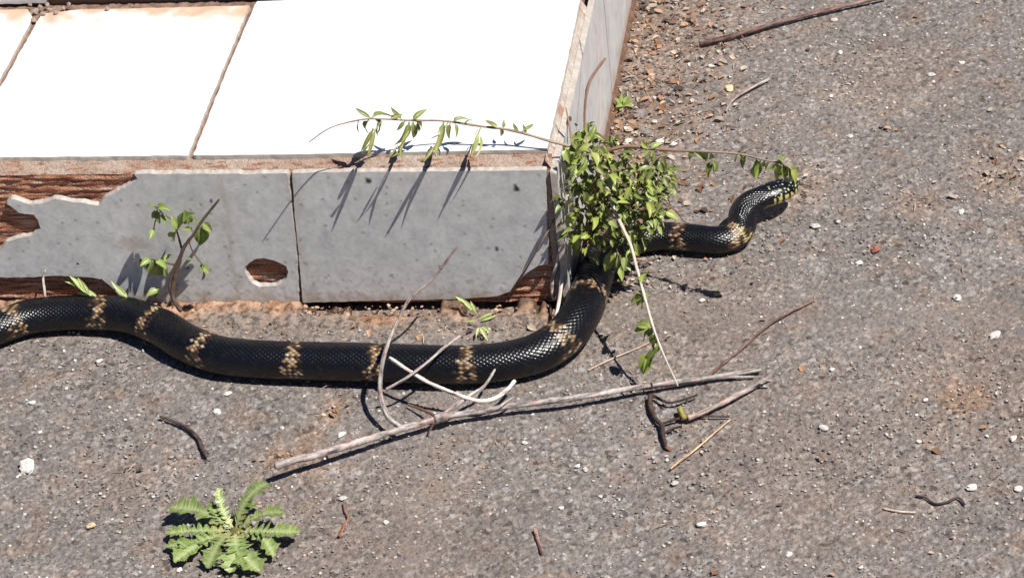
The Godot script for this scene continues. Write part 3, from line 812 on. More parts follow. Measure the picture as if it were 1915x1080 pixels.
	# leaves of the long left shoot: whorls along it and pairs hanging over the edge
	var left := [
		[Vector3(-0.1254, 0.1783, 0.0018), Vector3(-0.1334, 0.1864, 0.0024)], [Vector3(-0.1254, 0.1783, 0.0018), Vector3(-0.1136, 0.1825, -0.0096)], [Vector3(-0.1231, 0.178, 0.0013), Vector3(-0.1158, 0.1673, -0.002)], [Vector3(-0.1267, 0.1785, 0.0036), Vector3(-0.1354, 0.1687, 0.0036)], [Vector3(-0.1187, 0.1759, -0.0004), Vector3(-0.1261, 0.1645, -0.0022)], [Vector3(-0.1132, 0.1732, -0.0055), Vector3(-0.1054, 0.1748, -0.0096)], [Vector3(-0.1351, 0.1764, -0.0001), Vector3(-0.1391, 0.1684, -0.0008)],
		[Vector3(-0.1043, 0.1701, -0.0095), Vector3(-0.1116, 0.1772, -0.0136)], [Vector3(-0.0978, 0.167, -0.0128), Vector3(-0.0895, 0.174, -0.0183)], [Vector3(-0.0958, 0.1668, -0.0131), Vector3(-0.0887, 0.1597, -0.0183)], [Vector3(-0.0996, 0.1669, -0.0115), Vector3(-0.1016, 0.1582, 0.0006)], [Vector3(-0.0971, 0.1659, -0.0131), Vector3(-0.0953, 0.1542, -0.0087)], [Vector3(-0.094, 0.1655, -0.0144), Vector3(-0.0928, 0.1581, -0.0117)], [Vector3(-0.1023, 0.1681, -0.0112), Vector3(-0.1077, 0.1637, -0.0076)],
		[Vector3(-0.0676, 0.1622, -0.0175), Vector3(-0.0585, 0.1676, -0.0217)], [Vector3(-0.0659, 0.162, -0.017), Vector3(-0.0621, 0.1573, -0.0106)], [Vector3(-0.069, 0.1624, -0.0164), Vector3(-0.0712, 0.1562, -0.0095)], [Vector3(-0.0589, 0.1596, -0.0184), Vector3(-0.0548, 0.1638, -0.0215)], [Vector3(-0.0741, 0.163, -0.0172), Vector3(-0.0753, 0.1576, 0.0003)],
		[Vector3(-0.0327, 0.1562, -0.0178), Vector3(-0.0398, 0.162, -0.0194)], [Vector3(-0.0316, 0.156, -0.0181), Vector3(-0.0296, 0.1479, -0.0188)], [Vector3(-0.0301, 0.154, -0.0213), Vector3(-0.0284, 0.1588, -0.0243)], [Vector3(-0.0175, 0.1528, -0.0183), Vector3(-0.0225, 0.1573, -0.0219)], [Vector3(-0.015, 0.1526, -0.0178), Vector3(-0.0077, 0.157, -0.022)], [Vector3(-0.0115, 0.1512, -0.0184), Vector3(-0.014, 0.1565, -0.0199)],
		[Vector3(-0.1236, 0.1728, 0.0067), Vector3(-0.1342, 0.1562, 0.0195)], [Vector3(-0.1223, 0.1713, 0.0059), Vector3(-0.1288, 0.154, 0.0237)], [Vector3(-0.1267, 0.1635, 0.0146), Vector3(-0.1366, 0.153, 0.0174)], [Vector3(-0.0999, 0.1615, -0.0063), Vector3(-0.1057, 0.1569, 0.0122)], [Vector3(-0.1057, 0.1593, 0.0099), Vector3(-0.1126, 0.154, 0.0196)], [Vector3(-0.1042, 0.159, 0.0095), Vector3(-0.1017, 0.152, 0.0197)], [Vector3(-0.1025, 0.1582, 0.0052), Vector3(-0.1066, 0.153, 0.0196)],
		[Vector3(-0.0753, 0.1586, -0.0058), Vector3(-0.0849, 0.1575, -0.0032)], [Vector3(-0.0753, 0.1586, -0.0058), Vector3(-0.0771, 0.1551, 0.0176)], [Vector3(-0.0778, 0.1567, 0.0065), Vector3(-0.0846, 0.153, 0.0232)], [Vector3(-0.0782, 0.1559, 0.0098), Vector3(-0.0738, 0.153, 0.0189)],
		[Vector3(-0.0474, 0.1568, -0.0172), Vector3(-0.0514, 0.1558, -0.0097)], [Vector3(-0.0476, 0.1567, -0.0097), Vector3(-0.0457, 0.1557, 0.0193)], [Vector3(-0.0469, 0.1561, -0.0014), Vector3(-0.0525, 0.1543, 0.0184)], [Vector3(-0.0451, 0.1561, -0.0059), Vector3(-0.0394, 0.153, 0.0136)],
	]
	var slim := leaf_set([Color(0.34, 0.38, 0.10), Color(0.24, 0.24, 0.07), Color(0.42, 0.45, 0.15), Color(0.20, 0.15, 0.07)], 0.11, 0.16, 0.5)
	for k in left.size():
		var a: Array = left[k]
		var hanging := k >= 25
		add_leaf(s, slim if hanging else narrow, a[0], a[0] + (a[1] - a[0]) * (0.92 if hanging else 1.35), up + Vector3(rng.randf_range(-.6, .6), 0, rng.randf_range(-.3, .6)), M.leaf)
	for q in [Vector3(-0.1235, 0.1771, 0.0045), Vector3(-0.0996, 0.1647, -0.012), Vector3(-0.0753, 0.1602, -0.0124), Vector3(-0.0482, 0.1563, -0.0196)]:
		pass
	for st in [[Vector3(-0.1181, 0.1746, -0.001), Vector3(-0.1223, 0.1713, 0.0059), Vector3(-0.1261, 0.1635, 0.0131)], [Vector3(-0.0971, 0.1659, -0.0131), Vector3(-0.0999, 0.1615, -0.0063), Vector3(-0.1042, 0.159, 0.0095)], [Vector3(-0.0708, 0.1626, -0.0169), Vector3(-0.0753, 0.1586, -0.0058), Vector3(-0.0778, 0.1562, 0.0118)], [Vector3(-0.046, 0.1574, -0.0193), Vector3(-0.0472, 0.1562, -0.0089), Vector3(-0.047, 0.1544, 0.0051)]]:
		var o := put("leaf_stalk", tube(st, .0006, .0004, Color(0.3, 0.3, 0.1), Color(0.3, 0.3, 0.1), 5, 0.005, 0.2, 440), M.bark, s)
		o.position = -root
	# right shoot
	var right := [
		[Vector3(0.1155, 0.131, -0.0216), Vector3(0.1081, 0.126, -0.0183)], [Vector3(0.1155, 0.131, -0.0216), Vector3(0.1245, 0.127, -0.0178)], [Vector3(0.1259, 0.132, -0.019), Vector3(0.1208, 0.122, -0.0198)], [Vector3(0.1278, 0.122, -0.0227), Vector3(0.1222, 0.112, -0.0143)], [Vector3(0.1287, 0.122, -0.0227), Vector3(0.1318, 0.113, -0.0171)], [Vector3(0.128, 0.132, -0.0189), Vector3(0.1282, 0.122, -0.0181)],
		[Vector3(0.1488, 0.134, -0.0122), Vector3(0.1454, 0.128, -0.0097)], [Vector3(0.1504, 0.134, -0.0122), Vector3(0.1546, 0.138, -0.0132)], [Vector3(0.1489, 0.134, -0.0107), Vector3(0.1558, 0.128, -0.011)], [Vector3(0.1675, 0.134, -0.0034), Vector3(0.16, 0.12, -0.0025)], [Vector3(0.1664, 0.134, -0.0027), Vector3(0.1572, 0.113, -0.003)], [Vector3(0.1697, 0.135, -0.0018), Vector3(0.1667, 0.124, -0.002)],
		[Vector3(0.1773, 0.136, 0.003), Vector3(0.172, 0.127, 0.0028)], [Vector3(0.183, 0.136, 0.0053), Vector3(0.1758, 0.12, 0.0053)], [Vector3(0.1838, 0.136, 0.0054), Vector3(0.1886, 0.12, 0.0056)], [Vector3(0.1854, 0.136, 0.0054), Vector3(0.18, 0.142, 0.0028)], [Vector3(0.1863, 0.136, 0.0069), Vector3(0.1946, 0.127, 0.0063)], [Vector3(0.1872, 0.136, 0.0084), Vector3(0.1847, 0.122, 0.0057)], [Vector3(0.1884, 0.136, 0.0084), Vector3(0.1934, 0.118, 0.0056)], [Vector3(0.1822, 0.136, 0.0046), Vector3(0.1731, 0.133, 0.0019)],
		[Vector3(0.1739, 0.135, 0.0005), Vector3(0.1687, 0.128, 0.0013)], [Vector3(0.1789, 0.136, 0.0037), Vector3(0.1801, 0.126, 0.0044)], [Vector3(0.1846, 0.135, 0.0053), Vector3(0.1819, 0.116, 0.0037)], [Vector3(0.1887, 0.135, 0.0084), Vector3(0.1915, 0.126, 0.0091)], [Vector3(0.1895, 0.134, 0.0083), Vector3(0.1961, 0.12, 0.0102)], [Vector3(0.1801, 0.136, 0.003), Vector3(0.1862, 0.141, 0.0014)], [Vector3(0.1634, 0.134, -0.0058), Vector3(0.1618, 0.124, -0.0036)], [Vector3(0.1554, 0.134, -0.0105), Vector3(0.1485, 0.122, -0.0071)], [Vector3(0.079, 0.13, -0.0271), Vector3(0.0725, 0.136, -0.0307)], [Vector3(0.0806, 0.13, -0.0271), Vector3(0.0889, 0.136, -0.0303)], [Vector3(0.0737, 0.129, -0.0304), Vector3(0.0789, 0.137, -0.0336)],
	]
	for a in right: add_leaf(s, lm, a[0], a[1], up + Vector3(rng.randf_range(-.5, .5), 0, rng.randf_range(-.4, .4)), M.leaf)
	# hanging shoot
	var hang := [
		[Vector3(0.0732, 0.07, 0.0504), Vector3(0.0774, 0.066, 0.0474)], [Vector3(0.0808, 0.06, 0.07), Vector3(0.066, 0.054, 0.064)], [Vector3(0.0808, 0.06, 0.07), Vector3(0.0689, 0.052, 0.0696)], [Vector3(0.0815, 0.06, 0.0728), Vector3(0.0747, 0.051, 0.0724)], [Vector3(0.0819, 0.06, 0.0728), Vector3(0.0846, 0.062, 0.0659)], [Vector3(0.0779, 0.066, 0.0603), Vector3(0.0795, 0.072, 0.0477)], [Vector3(0.0808, 0.061, 0.0686), Vector3(0.0729, 0.062, 0.0615)],
		[Vector3(0.088, 0.05, 0.0934), Vector3(0.0728, 0.05, 0.0864)], [Vector3(0.0889, 0.05, 0.0948), Vector3(0.0753, 0.04, 0.0944)], [Vector3(0.0889, 0.05, 0.0948), Vector3(0.0818, 0.041, 0.0944)], [Vector3(0.0907, 0.048, 0.0989), Vector3(0.0853, 0.036, 0.1012)], [Vector3(0.0916, 0.047, 0.1002), Vector3(0.0926, 0.036, 0.1026)], [Vector3(0.0873, 0.05, 0.0948), Vector3(0.0715, 0.046, 0.0918)],
		[Vector3(0.0918, 0.046, 0.1029), Vector3(0.0858, 0.034, 0.1079)], [Vector3(0.0865, 0.035, 0.1066), Vector3(0.0769, 0.022, 0.1157)], [Vector3(0.0865, 0.034, 0.1066), Vector3(0.0823, 0.02, 0.1157)], [Vector3(0.0909, 0.04, 0.1068), Vector3(0.082, 0.028, 0.1145)], [Vector3(0.0927, 0.044, 0.1056), Vector3(0.0891, 0.032, 0.1106)],
	]
	for a in hang: add_leaf(s, lm, a[0], a[1], up + Vector3(rng.randf_range(-.5, .5), 0, rng.randf_range(-.4, .4)), M.leaf)
	# the bushy middle
	var bush := [Vector3(0.0202, 0.1497, -0.01), Vector3(0.0357, 0.1537, -0.02), Vector3(0.0509, 0.1392, -0.02), Vector3(0.0693, 0.125, -0.03), Vector3(0.09, 0.1276, -0.03), Vector3(0.0949, 0.1034, -0.03), Vector3(0.0889, 0.0766, -0.03), Vector3(0.0752, 0.0595, -0.03), Vector3(0.0604, 0.0488, -0.02), Vector3(0.0477, 0.0332, -0.01), Vector3(0.0322, 0.0483, -0.01), Vector3(0.018, 0.0584, -0.01), Vector3(0.0143, 0.0831, -0.01), Vector3(0.0145, 0.122, -0.01)]
	var outline := PackedVector2Array()
	for q in bush: outline.append(Vector2(q.x, q.y))
	var bb := Rect2(outline[0], Vector2.ZERO)
	for q in outline: bb = bb.expand(q)
	var made := 0
	while made < 196:
		var q := Vector2(rng.randf_range(bb.position.x, bb.end.x), rng.randf_range(bb.position.y, bb.end.y))
		if not Geometry2D.is_point_in_polygon(q, outline): continue
		var z := rng.randf_range(-0.055, 0.012)
		if q.x < 0.016: z = maxf(z, 0.004)
		var a := Vector3(q.x, q.y + z * 0.25, z)
		var out := Vector3(q.x - 0.045, 0, z + 0.02).normalized() * rng.randf_range(0.3, 1.0) + Vector3(rng.randf_range(-0.8, 0.8), rng.randf_range(-0.9, 0.45), rng.randf_range(-0.5, 0.9))
		var ln := rng.randf_range(0.006, 0.0145)
		add_leaf(s, lm, a, a + out.normalized() * ln, Vector3(rng.randf_range(-.6, .6), 1, rng.randf_range(-.3, .7)), M.leaf)
		made += 1
	# the leaves deeper inside, too many to tell apart
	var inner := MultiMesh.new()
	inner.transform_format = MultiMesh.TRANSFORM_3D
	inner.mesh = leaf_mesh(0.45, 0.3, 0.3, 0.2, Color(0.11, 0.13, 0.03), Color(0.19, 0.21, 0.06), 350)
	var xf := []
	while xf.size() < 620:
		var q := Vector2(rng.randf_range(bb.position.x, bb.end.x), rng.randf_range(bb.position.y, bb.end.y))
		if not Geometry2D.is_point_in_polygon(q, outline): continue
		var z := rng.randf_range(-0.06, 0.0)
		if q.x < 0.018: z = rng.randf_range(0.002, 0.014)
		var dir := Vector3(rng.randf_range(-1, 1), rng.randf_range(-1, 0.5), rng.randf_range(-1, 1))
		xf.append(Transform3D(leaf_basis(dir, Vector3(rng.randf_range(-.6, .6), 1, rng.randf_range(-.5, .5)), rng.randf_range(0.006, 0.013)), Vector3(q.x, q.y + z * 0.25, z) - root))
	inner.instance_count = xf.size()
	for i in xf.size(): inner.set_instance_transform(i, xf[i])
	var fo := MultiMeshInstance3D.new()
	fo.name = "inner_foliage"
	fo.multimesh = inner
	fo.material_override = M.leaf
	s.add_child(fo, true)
	tag(fo, "", "", "", "stuff")
	for a in [[Vector3(0.0308, 0.128, -0.0447), Vector3(0.0152, 0.134, -0.0479)], [Vector3(0.031, 0.126, -0.0417), Vector3(0.0257, 0.138, -0.0458)], [Vector3(0.0308, 0.126, -0.0432), Vector3(0.038, 0.14, -0.0485)], [Vector3(0.027, 0.12, -0.0359), Vector3(0.014, 0.112, -0.0273)], [Vector3(0.0275, 0.12, -0.039), Vector3(0.0113, 0.12, -0.0347)], [Vector3(0.0335, 0.11, -0.0439), Vector3(0.046, 0.104, -0.0392)], [Vector3(0.0154, 0.055, -0.0226), Vector3(0.0204, 0.04, -0.0121)], [Vector3(0.0125, 0.06, -0.0227), Vector3(0.0232, 0.052, -0.018)], [Vector3(0.0493, 0.05, -0.0073), Vector3(0.0399, 0.036, 0.0014)], [Vector3(0.0516, 0.05, -0.0087), Vector3(0.0493, 0.04, 0.0001)], [Vector3(0.0472, 0.095, -0.0212), Vector3(0.0645, 0.09, -0.0181)], [Vector3(0.0622, 0.085, -0.0289), Vector3(0.0745, 0.086, -0.0316)]]:
		add_leaf(s, lm, a[0], a[1], up, M.leaf)

# ---------------------------------------------------------------- small weeds
func build_weeds() -> void:
	var greens := [Color(0.22, 0.30, 0.06), Color(0.30, 0.38, 0.10), Color(0.15, 0.22, 0.04), Color(0.34, 0.40, 0.14), Color(0.10, 0.14, 0.03)]
	var lm := leaf_set(greens, 0.36, 0.52, 0.4)
	var up := Vector3(0.1, 1, 0.5)
	# woody seedling in front of the left tile
	var base := Vector3(-0.3032, 0, -0.0025)
	var w := thing("woody_seedling", "small woody seedling with yellow-green leaves in front of the left tile", "weed", base)
	var br := Color(0.15, 0.10, 0.075)
	for k in [[[Vector3(-0.2962, 0.0139, 0.019), Vector3(-0.3013, 0.0272, 0.0181), Vector3(-0.2971, 0.0441, 0.0169), Vector3(-0.2911, 0.0585, 0.0158), Vector3(-0.2864, 0.0705, 0.015), Vector3(-0.277, 0.0823, 0.0141), Vector3(-0.2674, 0.0955, 0.0131), Vector3(-0.2512, 0.1143, 0.012)], .0019, .0009, "stem"], [[Vector3(-0.2966, 0.0174, 0.0188), Vector3(-0.3023, 0.0321, 0.0178), Vector3(-0.2981, 0.0489, 0.0165), Vector3(-0.2876, 0.0681, 0.0151)], .0015, .0009, "stem"],
			[[Vector3(-0.2874, 0.0691, 0.0151), Vector3(-0.2884, 0.0801, 0.0143), Vector3(-0.2893, 0.0862, 0.0138), Vector3(-0.2912, 0.0967, 0.013)], .0010, .0005, "side_twig"], [[Vector3(-0.2936, 0.0562, 0.016), Vector3(-0.304, 0.0586, 0.0158), Vector3(-0.3144, 0.0616, 0.0156), Vector3(-0.33, 0.0589, 0.0158)], .0009, .0004, "side_twig"],
			[[Vector3(-0.2809, 0.0786, 0.0144), Vector3(-0.279, 0.068, 0.0151), Vector3(-0.2716, 0.0536, 0.0162)], .0006, .0004, "side_twig"], [[Vector3(-0.2913, 0.0957, 0.0131), Vector3(-0.2996, 0.1039, 0.0125), Vector3(-0.3031, 0.1086, 0.0122)], .0006, .0004, "side_twig"], [[Vector3(-0.2999, 0.1037, 0.013), Vector3(-0.3058, 0.0938, 0.013), Vector3(-0.3089, 0.0816, 0.014)], .0005, .0004, "side_twig"]]:
		var o := put(k[3], tube(k[0], k[1], k[2], br, br, 7, 0.004, 0.3, 460), M.bark, w)
		o.position = -base
	for a in [[Vector3(-0.3019, 0.1053, 0.0124), Vector3(-0.307, 0.0995, 0.017)], [Vector3(-0.3019, 0.1053, 0.0124), Vector3(-0.301, 0.0959, 0.0193)], [Vector3(-0.3026, 0.1062, 0.0123), Vector3(-0.2914, 0.1134, 0.0189)], [Vector3(-0.3026, 0.1062, 0.0123), Vector3(-0.304, 0.1169, 0.0211)], [Vector3(-0.2998, 0.1024, 0.0126), Vector3(-0.2942, 0.0958, 0.0192)], [Vector3(-0.3078, 0.0884, 0.0137), Vector3(-0.3087, 0.0856, 0.0231)],
			[Vector3(-0.2893, 0.0862, 0.0138), Vector3(-0.3005, 0.0712, 0.0091)], [Vector3(-0.2883, 0.0872, 0.0137), Vector3(-0.2903, 0.1005, 0.0143)], [Vector3(-0.2873, 0.0881, 0.0137), Vector3(-0.2751, 0.1109, 0.0215)], [Vector3(-0.2791, 0.0918, 0.0134), Vector3(-0.2784, 0.107, 0.0169)], [Vector3(-0.2764, 0.0861, 0.0138), Vector3(-0.28, 0.0955, 0.022)], [Vector3(-0.2699, 0.0898, 0.0135), Vector3(-0.2618, 0.087, 0.0094)], [Vector3(-0.2699, 0.0898, 0.0135), Vector3(-0.2737, 0.0728, 0.0164)], [Vector3(-0.2689, 0.0908, 0.0135), Vector3(-0.2711, 0.0666, 0.0131)], [Vector3(-0.2731, 0.0918, 0.0134), Vector3(-0.2729, 0.1011, 0.0155)], [Vector3(-0.2676, 0.0945, 0.0132), Vector3(-0.2595, 0.0861, 0.0171)],
			[Vector3(-0.2746, 0.0565, 0.016), Vector3(-0.2706, 0.039, 0.0112)], [Vector3(-0.2764, 0.0556, 0.0161), Vector3(-0.267, 0.047, 0.014)], [Vector3(-0.2852, 0.0604, 0.0157), Vector3(-0.2793, 0.0622, 0.014)], [Vector3(-0.3135, 0.0616, 0.0156), Vector3(-0.3199, 0.0628, 0.0247)], [Vector3(-0.3127, 0.0616, 0.0156), Vector3(-0.3179, 0.0514, 0.0229)], [Vector3(-0.3118, 0.0616, 0.0156), Vector3(-0.3109, 0.0438, 0.0133)], [Vector3(-0.3102, 0.0606, 0.0157), Vector3(-0.2994, 0.0584, 0.023)], [Vector3(-0.3069, 0.0597, 0.0158), Vector3(-0.3161, 0.0388, 0.0133)], [Vector3(-0.306, 0.0597, 0.0158), Vector3(-0.3027, 0.0468, 0.0208)], [Vector3(-0.3189, 0.0607, 0.0157), Vector3(-0.3273, 0.0513, 0.0122)], [Vector3(-0.3036, 0.0586, 0.0158), Vector3(-0.299, 0.0642, 0.0092)], [Vector3(-0.3115, 0.0345, 0.0176), Vector3(-0.32, 0.0343, 0.026)], [Vector3(-0.3097, 0.0345, 0.0176), Vector3(-0.3199, 0.023, 0.0157)]]:
		add_leaf(w, lm, a[0], a[1], up + Vector3(rng.randf_range(-.5, .5), 0, rng.randf_range(-.2, .5)), M.leaf)
	# pale shoots behind the snake at the left
	var gb := Vector3(-0.3731, 0, -0.0212)
	var g := thing("grass_tuft", "pale green needle-leaved tuft between the snake and the broken mortar", "weed", gb)
	var blades := leaf_set([Color(0.42, 0.48, 0.2), Color(0.34, 0.42, 0.13), Color(0.5, 0.54, 0.28)], 0.16, 0.24, 0.2)
	for a in [[Vector3(-0.368, 0.0277, 0.016), Vector3(-0.3876, 0.0415, 0.012)], [Vector3(-0.3696, 0.0287, 0.016), Vector3(-0.3835, 0.0445, 0.012)], [Vector3(-0.3689, 0.0277, 0.016), Vector3(-0.3778, 0.0424, 0.012)], [Vector3(-0.3671, 0.0277, 0.016), Vector3(-0.3821, 0.0281, 0.012)], [Vector3(-0.3659, 0.0271, 0.016), Vector3(-0.3786, 0.0229, 0.012)], [Vector3(-0.3698, 0.0297, 0.016), Vector3(-0.3746, 0.0404, 0.012)], [Vector3(-0.3631, 0.0256, 0.016), Vector3(-0.3726, 0.0321, 0.012)], [Vector3(-0.3397, 0.0244, 0.016), Vector3(-0.3512, 0.0392, 0.012)], [Vector3(-0.3379, 0.0244, 0.016), Vector3(-0.3483, 0.0361, 0.012)], [Vector3(-0.3412, 0.0254, 0.016), Vector3(-0.3476, 0.0299, 0.012)]]:
		var o := add_leaf(g, blades, a[0], a[1], up, M.leaf)
		o.name = "blade"
	# seedling in the hollow under the right tile
	var hb := Vector3(-0.0583, 0.004, 0.0126)
	var h := thing("tiny_seedling", "tiny pale green seedling in the crevice under the right front tile", "weed", hb)
	var o1 := put("stem", tube([Vector3(-0.0594, 0.004, 0.014), Vector3(-0.065, 0.012, 0.013), Vector3(-0.0696, 0.018, 0.0122)], .0006, .0005, Color(0.36, 0.42, 0.16), Color(0.36, 0.42, 0.16), 5, 0.004, 0.2, 470), M.leaf, h)
	o1.position = -hb
	for a in [[Vector3(-0.0634, 0.01, 0.0138), Vector3(-0.0761, 0.022, 0.0106)], [Vector3(-0.0623, 0.01, 0.0153), Vector3(-0.0715, 0.022, 0.0135)], [Vector3(-0.0608, 0.009, 0.0153), Vector3(-0.0645, 0.018, 0.0122)], [Vector3(-0.0583, 0.004, 0.0184), Vector3(-0.0471, 0.01, 0.0154)], [Vector3(-0.0564, 0.004, 0.0198), Vector3(-0.0437, 0.008, 0.0169)], [Vector3(-0.0554, 0.006, 0.0314), Vector3(-0.0479, 0.004, 0.0443)], [Vector3(-0.0563, 0.006, 0.0314), Vector3(-0.0575, 0.005, 0.0414)], [Vector3(-0.0548, 0.006, 0.0299), Vector3(-0.0462, 0.006, 0.0372)], [Vector3(-0.0609, 0.006, 0.0227), Vector3(-0.0702, 0.006, 0.0226)]]:
		add_leaf(h, blades, a[0], a[1], up, M.leaf)
	# little green plant by the side tile further back
	var cb := Vector3(0.0204, 0, -0.3095)
	var cpl := thing("clover_sprout", "small bright green sprout against the foot of the side tile", "weed", cb)
	for a in [[Vector3(0.0215, 0.004, -0.3019), Vector3(0.0153, 0.012, -0.3013)], [Vector3(0.022, 0.004, -0.3019), Vector3(0.0206, 0.014, -0.3049)], [Vector3(0.0224, 0.004, -0.3019), Vector3(0.0296, 0.01, -0.3042)], [Vector3(0.0221, 0.004, -0.3011), Vector3(0.0167, 0.008, -0.2937)], [Vector3(0.023, 0.004, -0.301), Vector3(0.0308, 0.006, -0.2984)], [Vector3(0.0223, 0.006, -0.3004), Vector3(0.026, 0.012, -0.3045)], [Vector3(0.0212, 0.004, -0.3002), Vector3(0.0201, 0.004, -0.2932)]]:
		add_leaf(cpl, lm, a[0], a[1], up, M.leaf)
	# lobed rosette in the foreground
	var rb := Vector3(-0.1983, 0.004, 0.2849)
	var ros := thing("leafy_rosette", "flat rosette weed with lobed green leaves growing from the asphalt", "weed", rb)
	var tips := [Vector3(-0.2504, 0.011, 0.2633), Vector3(-0.2491, 0.006, 0.2867), Vector3(-0.2472, 0.004, 0.3), Vector3(-0.2363, 0.005, 0.318), Vector3(-0.2106, 0.004, 0.3236), Vector3(-0.1932, 0.004, 0.3281), Vector3(-0.1718, 0.004, 0.3266), Vector3(-0.1643, 0.006, 0.3123), Vector3(-0.1494, 0.01, 0.2894), Vector3(-0.1623, 0.016, 0.275), Vector3(-0.177, 0.028, 0.2557), Vector3(-0.2147, 0.022, 0.2545), Vector3(-0.1852, 0.018, 0.2654), Vector3(-0.2194, 0.012, 0.2618)]
	var i := 0
	for t in tips:
		var lobed := lobed_leaf(rb + Vector3(0, 0.002, 0), t, [0.0125, 0.0075, 0.0072, 0.0110, 0.0086, 0.0112, 0.0110, 0.0080, 0.0092, 0.008, 0.0086, 0.0045, 0.0055, 0.0046][i], 480 + i)
		var lo := put("leaf", lobed, M.leaf, ros)
		lo.position = -rb
		i += 1
	var crown := put("crown", stone_mesh(499, 0.7, 0.2, Color(0.16, 0.14, 0.05), 0.4, 6), M.leaf, ros)
	crown.scale = Vector3.ONE * 0.012

func lobed_leaf(a: Vector3, b: Vector3, hw: float, sd: int) -> ArrayMesh:
	var r := RandomNumberGenerator.new()
	r.seed = sd
	var v := PackedVector3Array(); var c := PackedColorArray(); var idx := PackedInt32Array()
	var d := b - a
	var flat := Vector3(d.x, 0, d.z)
	var side := flat.normalized().cross(Vector3.UP)
	var segs := 72
	var lobes := r.randi_range(2, 4)
	var bend := r.randf_range(-0.007, 0.007)
	var tone := r.randf_range(0.8, 1.2)
	var lift := r.randf_range(0.002, 0.005)
	var off := r.randf_range(0.0, 0.35)
	var head := r.randf_range(0.45, 0.58)
	for i in segs + 1:
		var t := float(i) / segs
		var p := a + d * t + Vector3.UP * lift * sin(PI * pow(t, 0.9)) + side * bend * sin(PI * t)
		for k in 5:
			var s := (k - 2) / 2.0
			var w := 0.0011
			if t > head:
				# broad end lobe with a toothed margin
				var e := (t - head) / (1.0 - head)
				w = maxf(w, hw * pow(sin(PI * clampf(0.06 + e * 0.93, 0.0, 1.0)), 0.65) * (0.84 + 0.2 * sin(e * 17.0 + r.randf() * 1.2 + (1.0 if s > 0.0 else 2.2))))
			elif t > 0.16:
				# separate side lobes, smaller towards the base
				var ph := fposmod((t - 0.16) / (head - 0.16) * lobes + (off if s > 0.0 else 0.0), 1.0)
				w += hw * lerpf(0.35, 0.85, t / head) * pow(maxf(sin(PI * ph), 0.0), 0.9)
			if t > 0.16 and absf(s) > 0.7: w *= r.randf_range(0.80, 1.12)
			if i == segs: w = 0.0004
			var x := s * w
			var sweep := flat.normalized() * absf(s) * w * 0.30
			v.append(p + side * x + sweep + Vector3.UP * (absf(s) * w * 0.22 + r.randf_range(-0.0005, 0.0005)))
			var cc := Color(0.12, 0.185, 0.04).lerp(Color(0.28, 0.345, 0.125), r.randf())
			if t < 0.3: cc = cc.lerp(Color(0.40, 0.36, 0.14), 0.5)
			if k == 2: cc = Color(0.38, 0.42, 0.2)
			if absf(s) > 0.7 and t > 0.8: cc = cc.lerp(Color(0.25, 0.18, 0.08), r.randf() * 0.5)
			c.append(Color(cc.r * tone, cc.g * tone, cc.b * tone))
	for i in segs:
		for k in 4:
			var q := i * 5 + k
			idx.append_array([q, q + 1, q + 6, q, q + 6, q + 5])
	return mesh_from(v, c, idx)

# ---------------------------------------------------------------- twigs
func twig(called: String, label: String, category: String, parts: Array, group := "") -> void:
	var at: Vector3 = parts[0][1][0]
	at.y = 0.0
	if parts.size() == 1:
		var k: Array = parts[0]
		var shifted := []
		for p in k[1]: shifted.append(p - at)
		var m := put(called, tube(shifted, k[2], k[3], k[4], k[5], 10, 0.0014, 0.24, 500 + used.size(), 0.9), M.bark)
		m.position = at
		tag(m, label, category, group)
		return
	var t := thing(called, label, category, at, group)
	for k in parts:
		var o := put(k[0], tube(k[1], k[2], k[3], k[4], k[5], 10, 0.0014, 0.24, 500 + used.size() + t.get_child_count(), 0.9), M.bark, t)
		o.position = -at

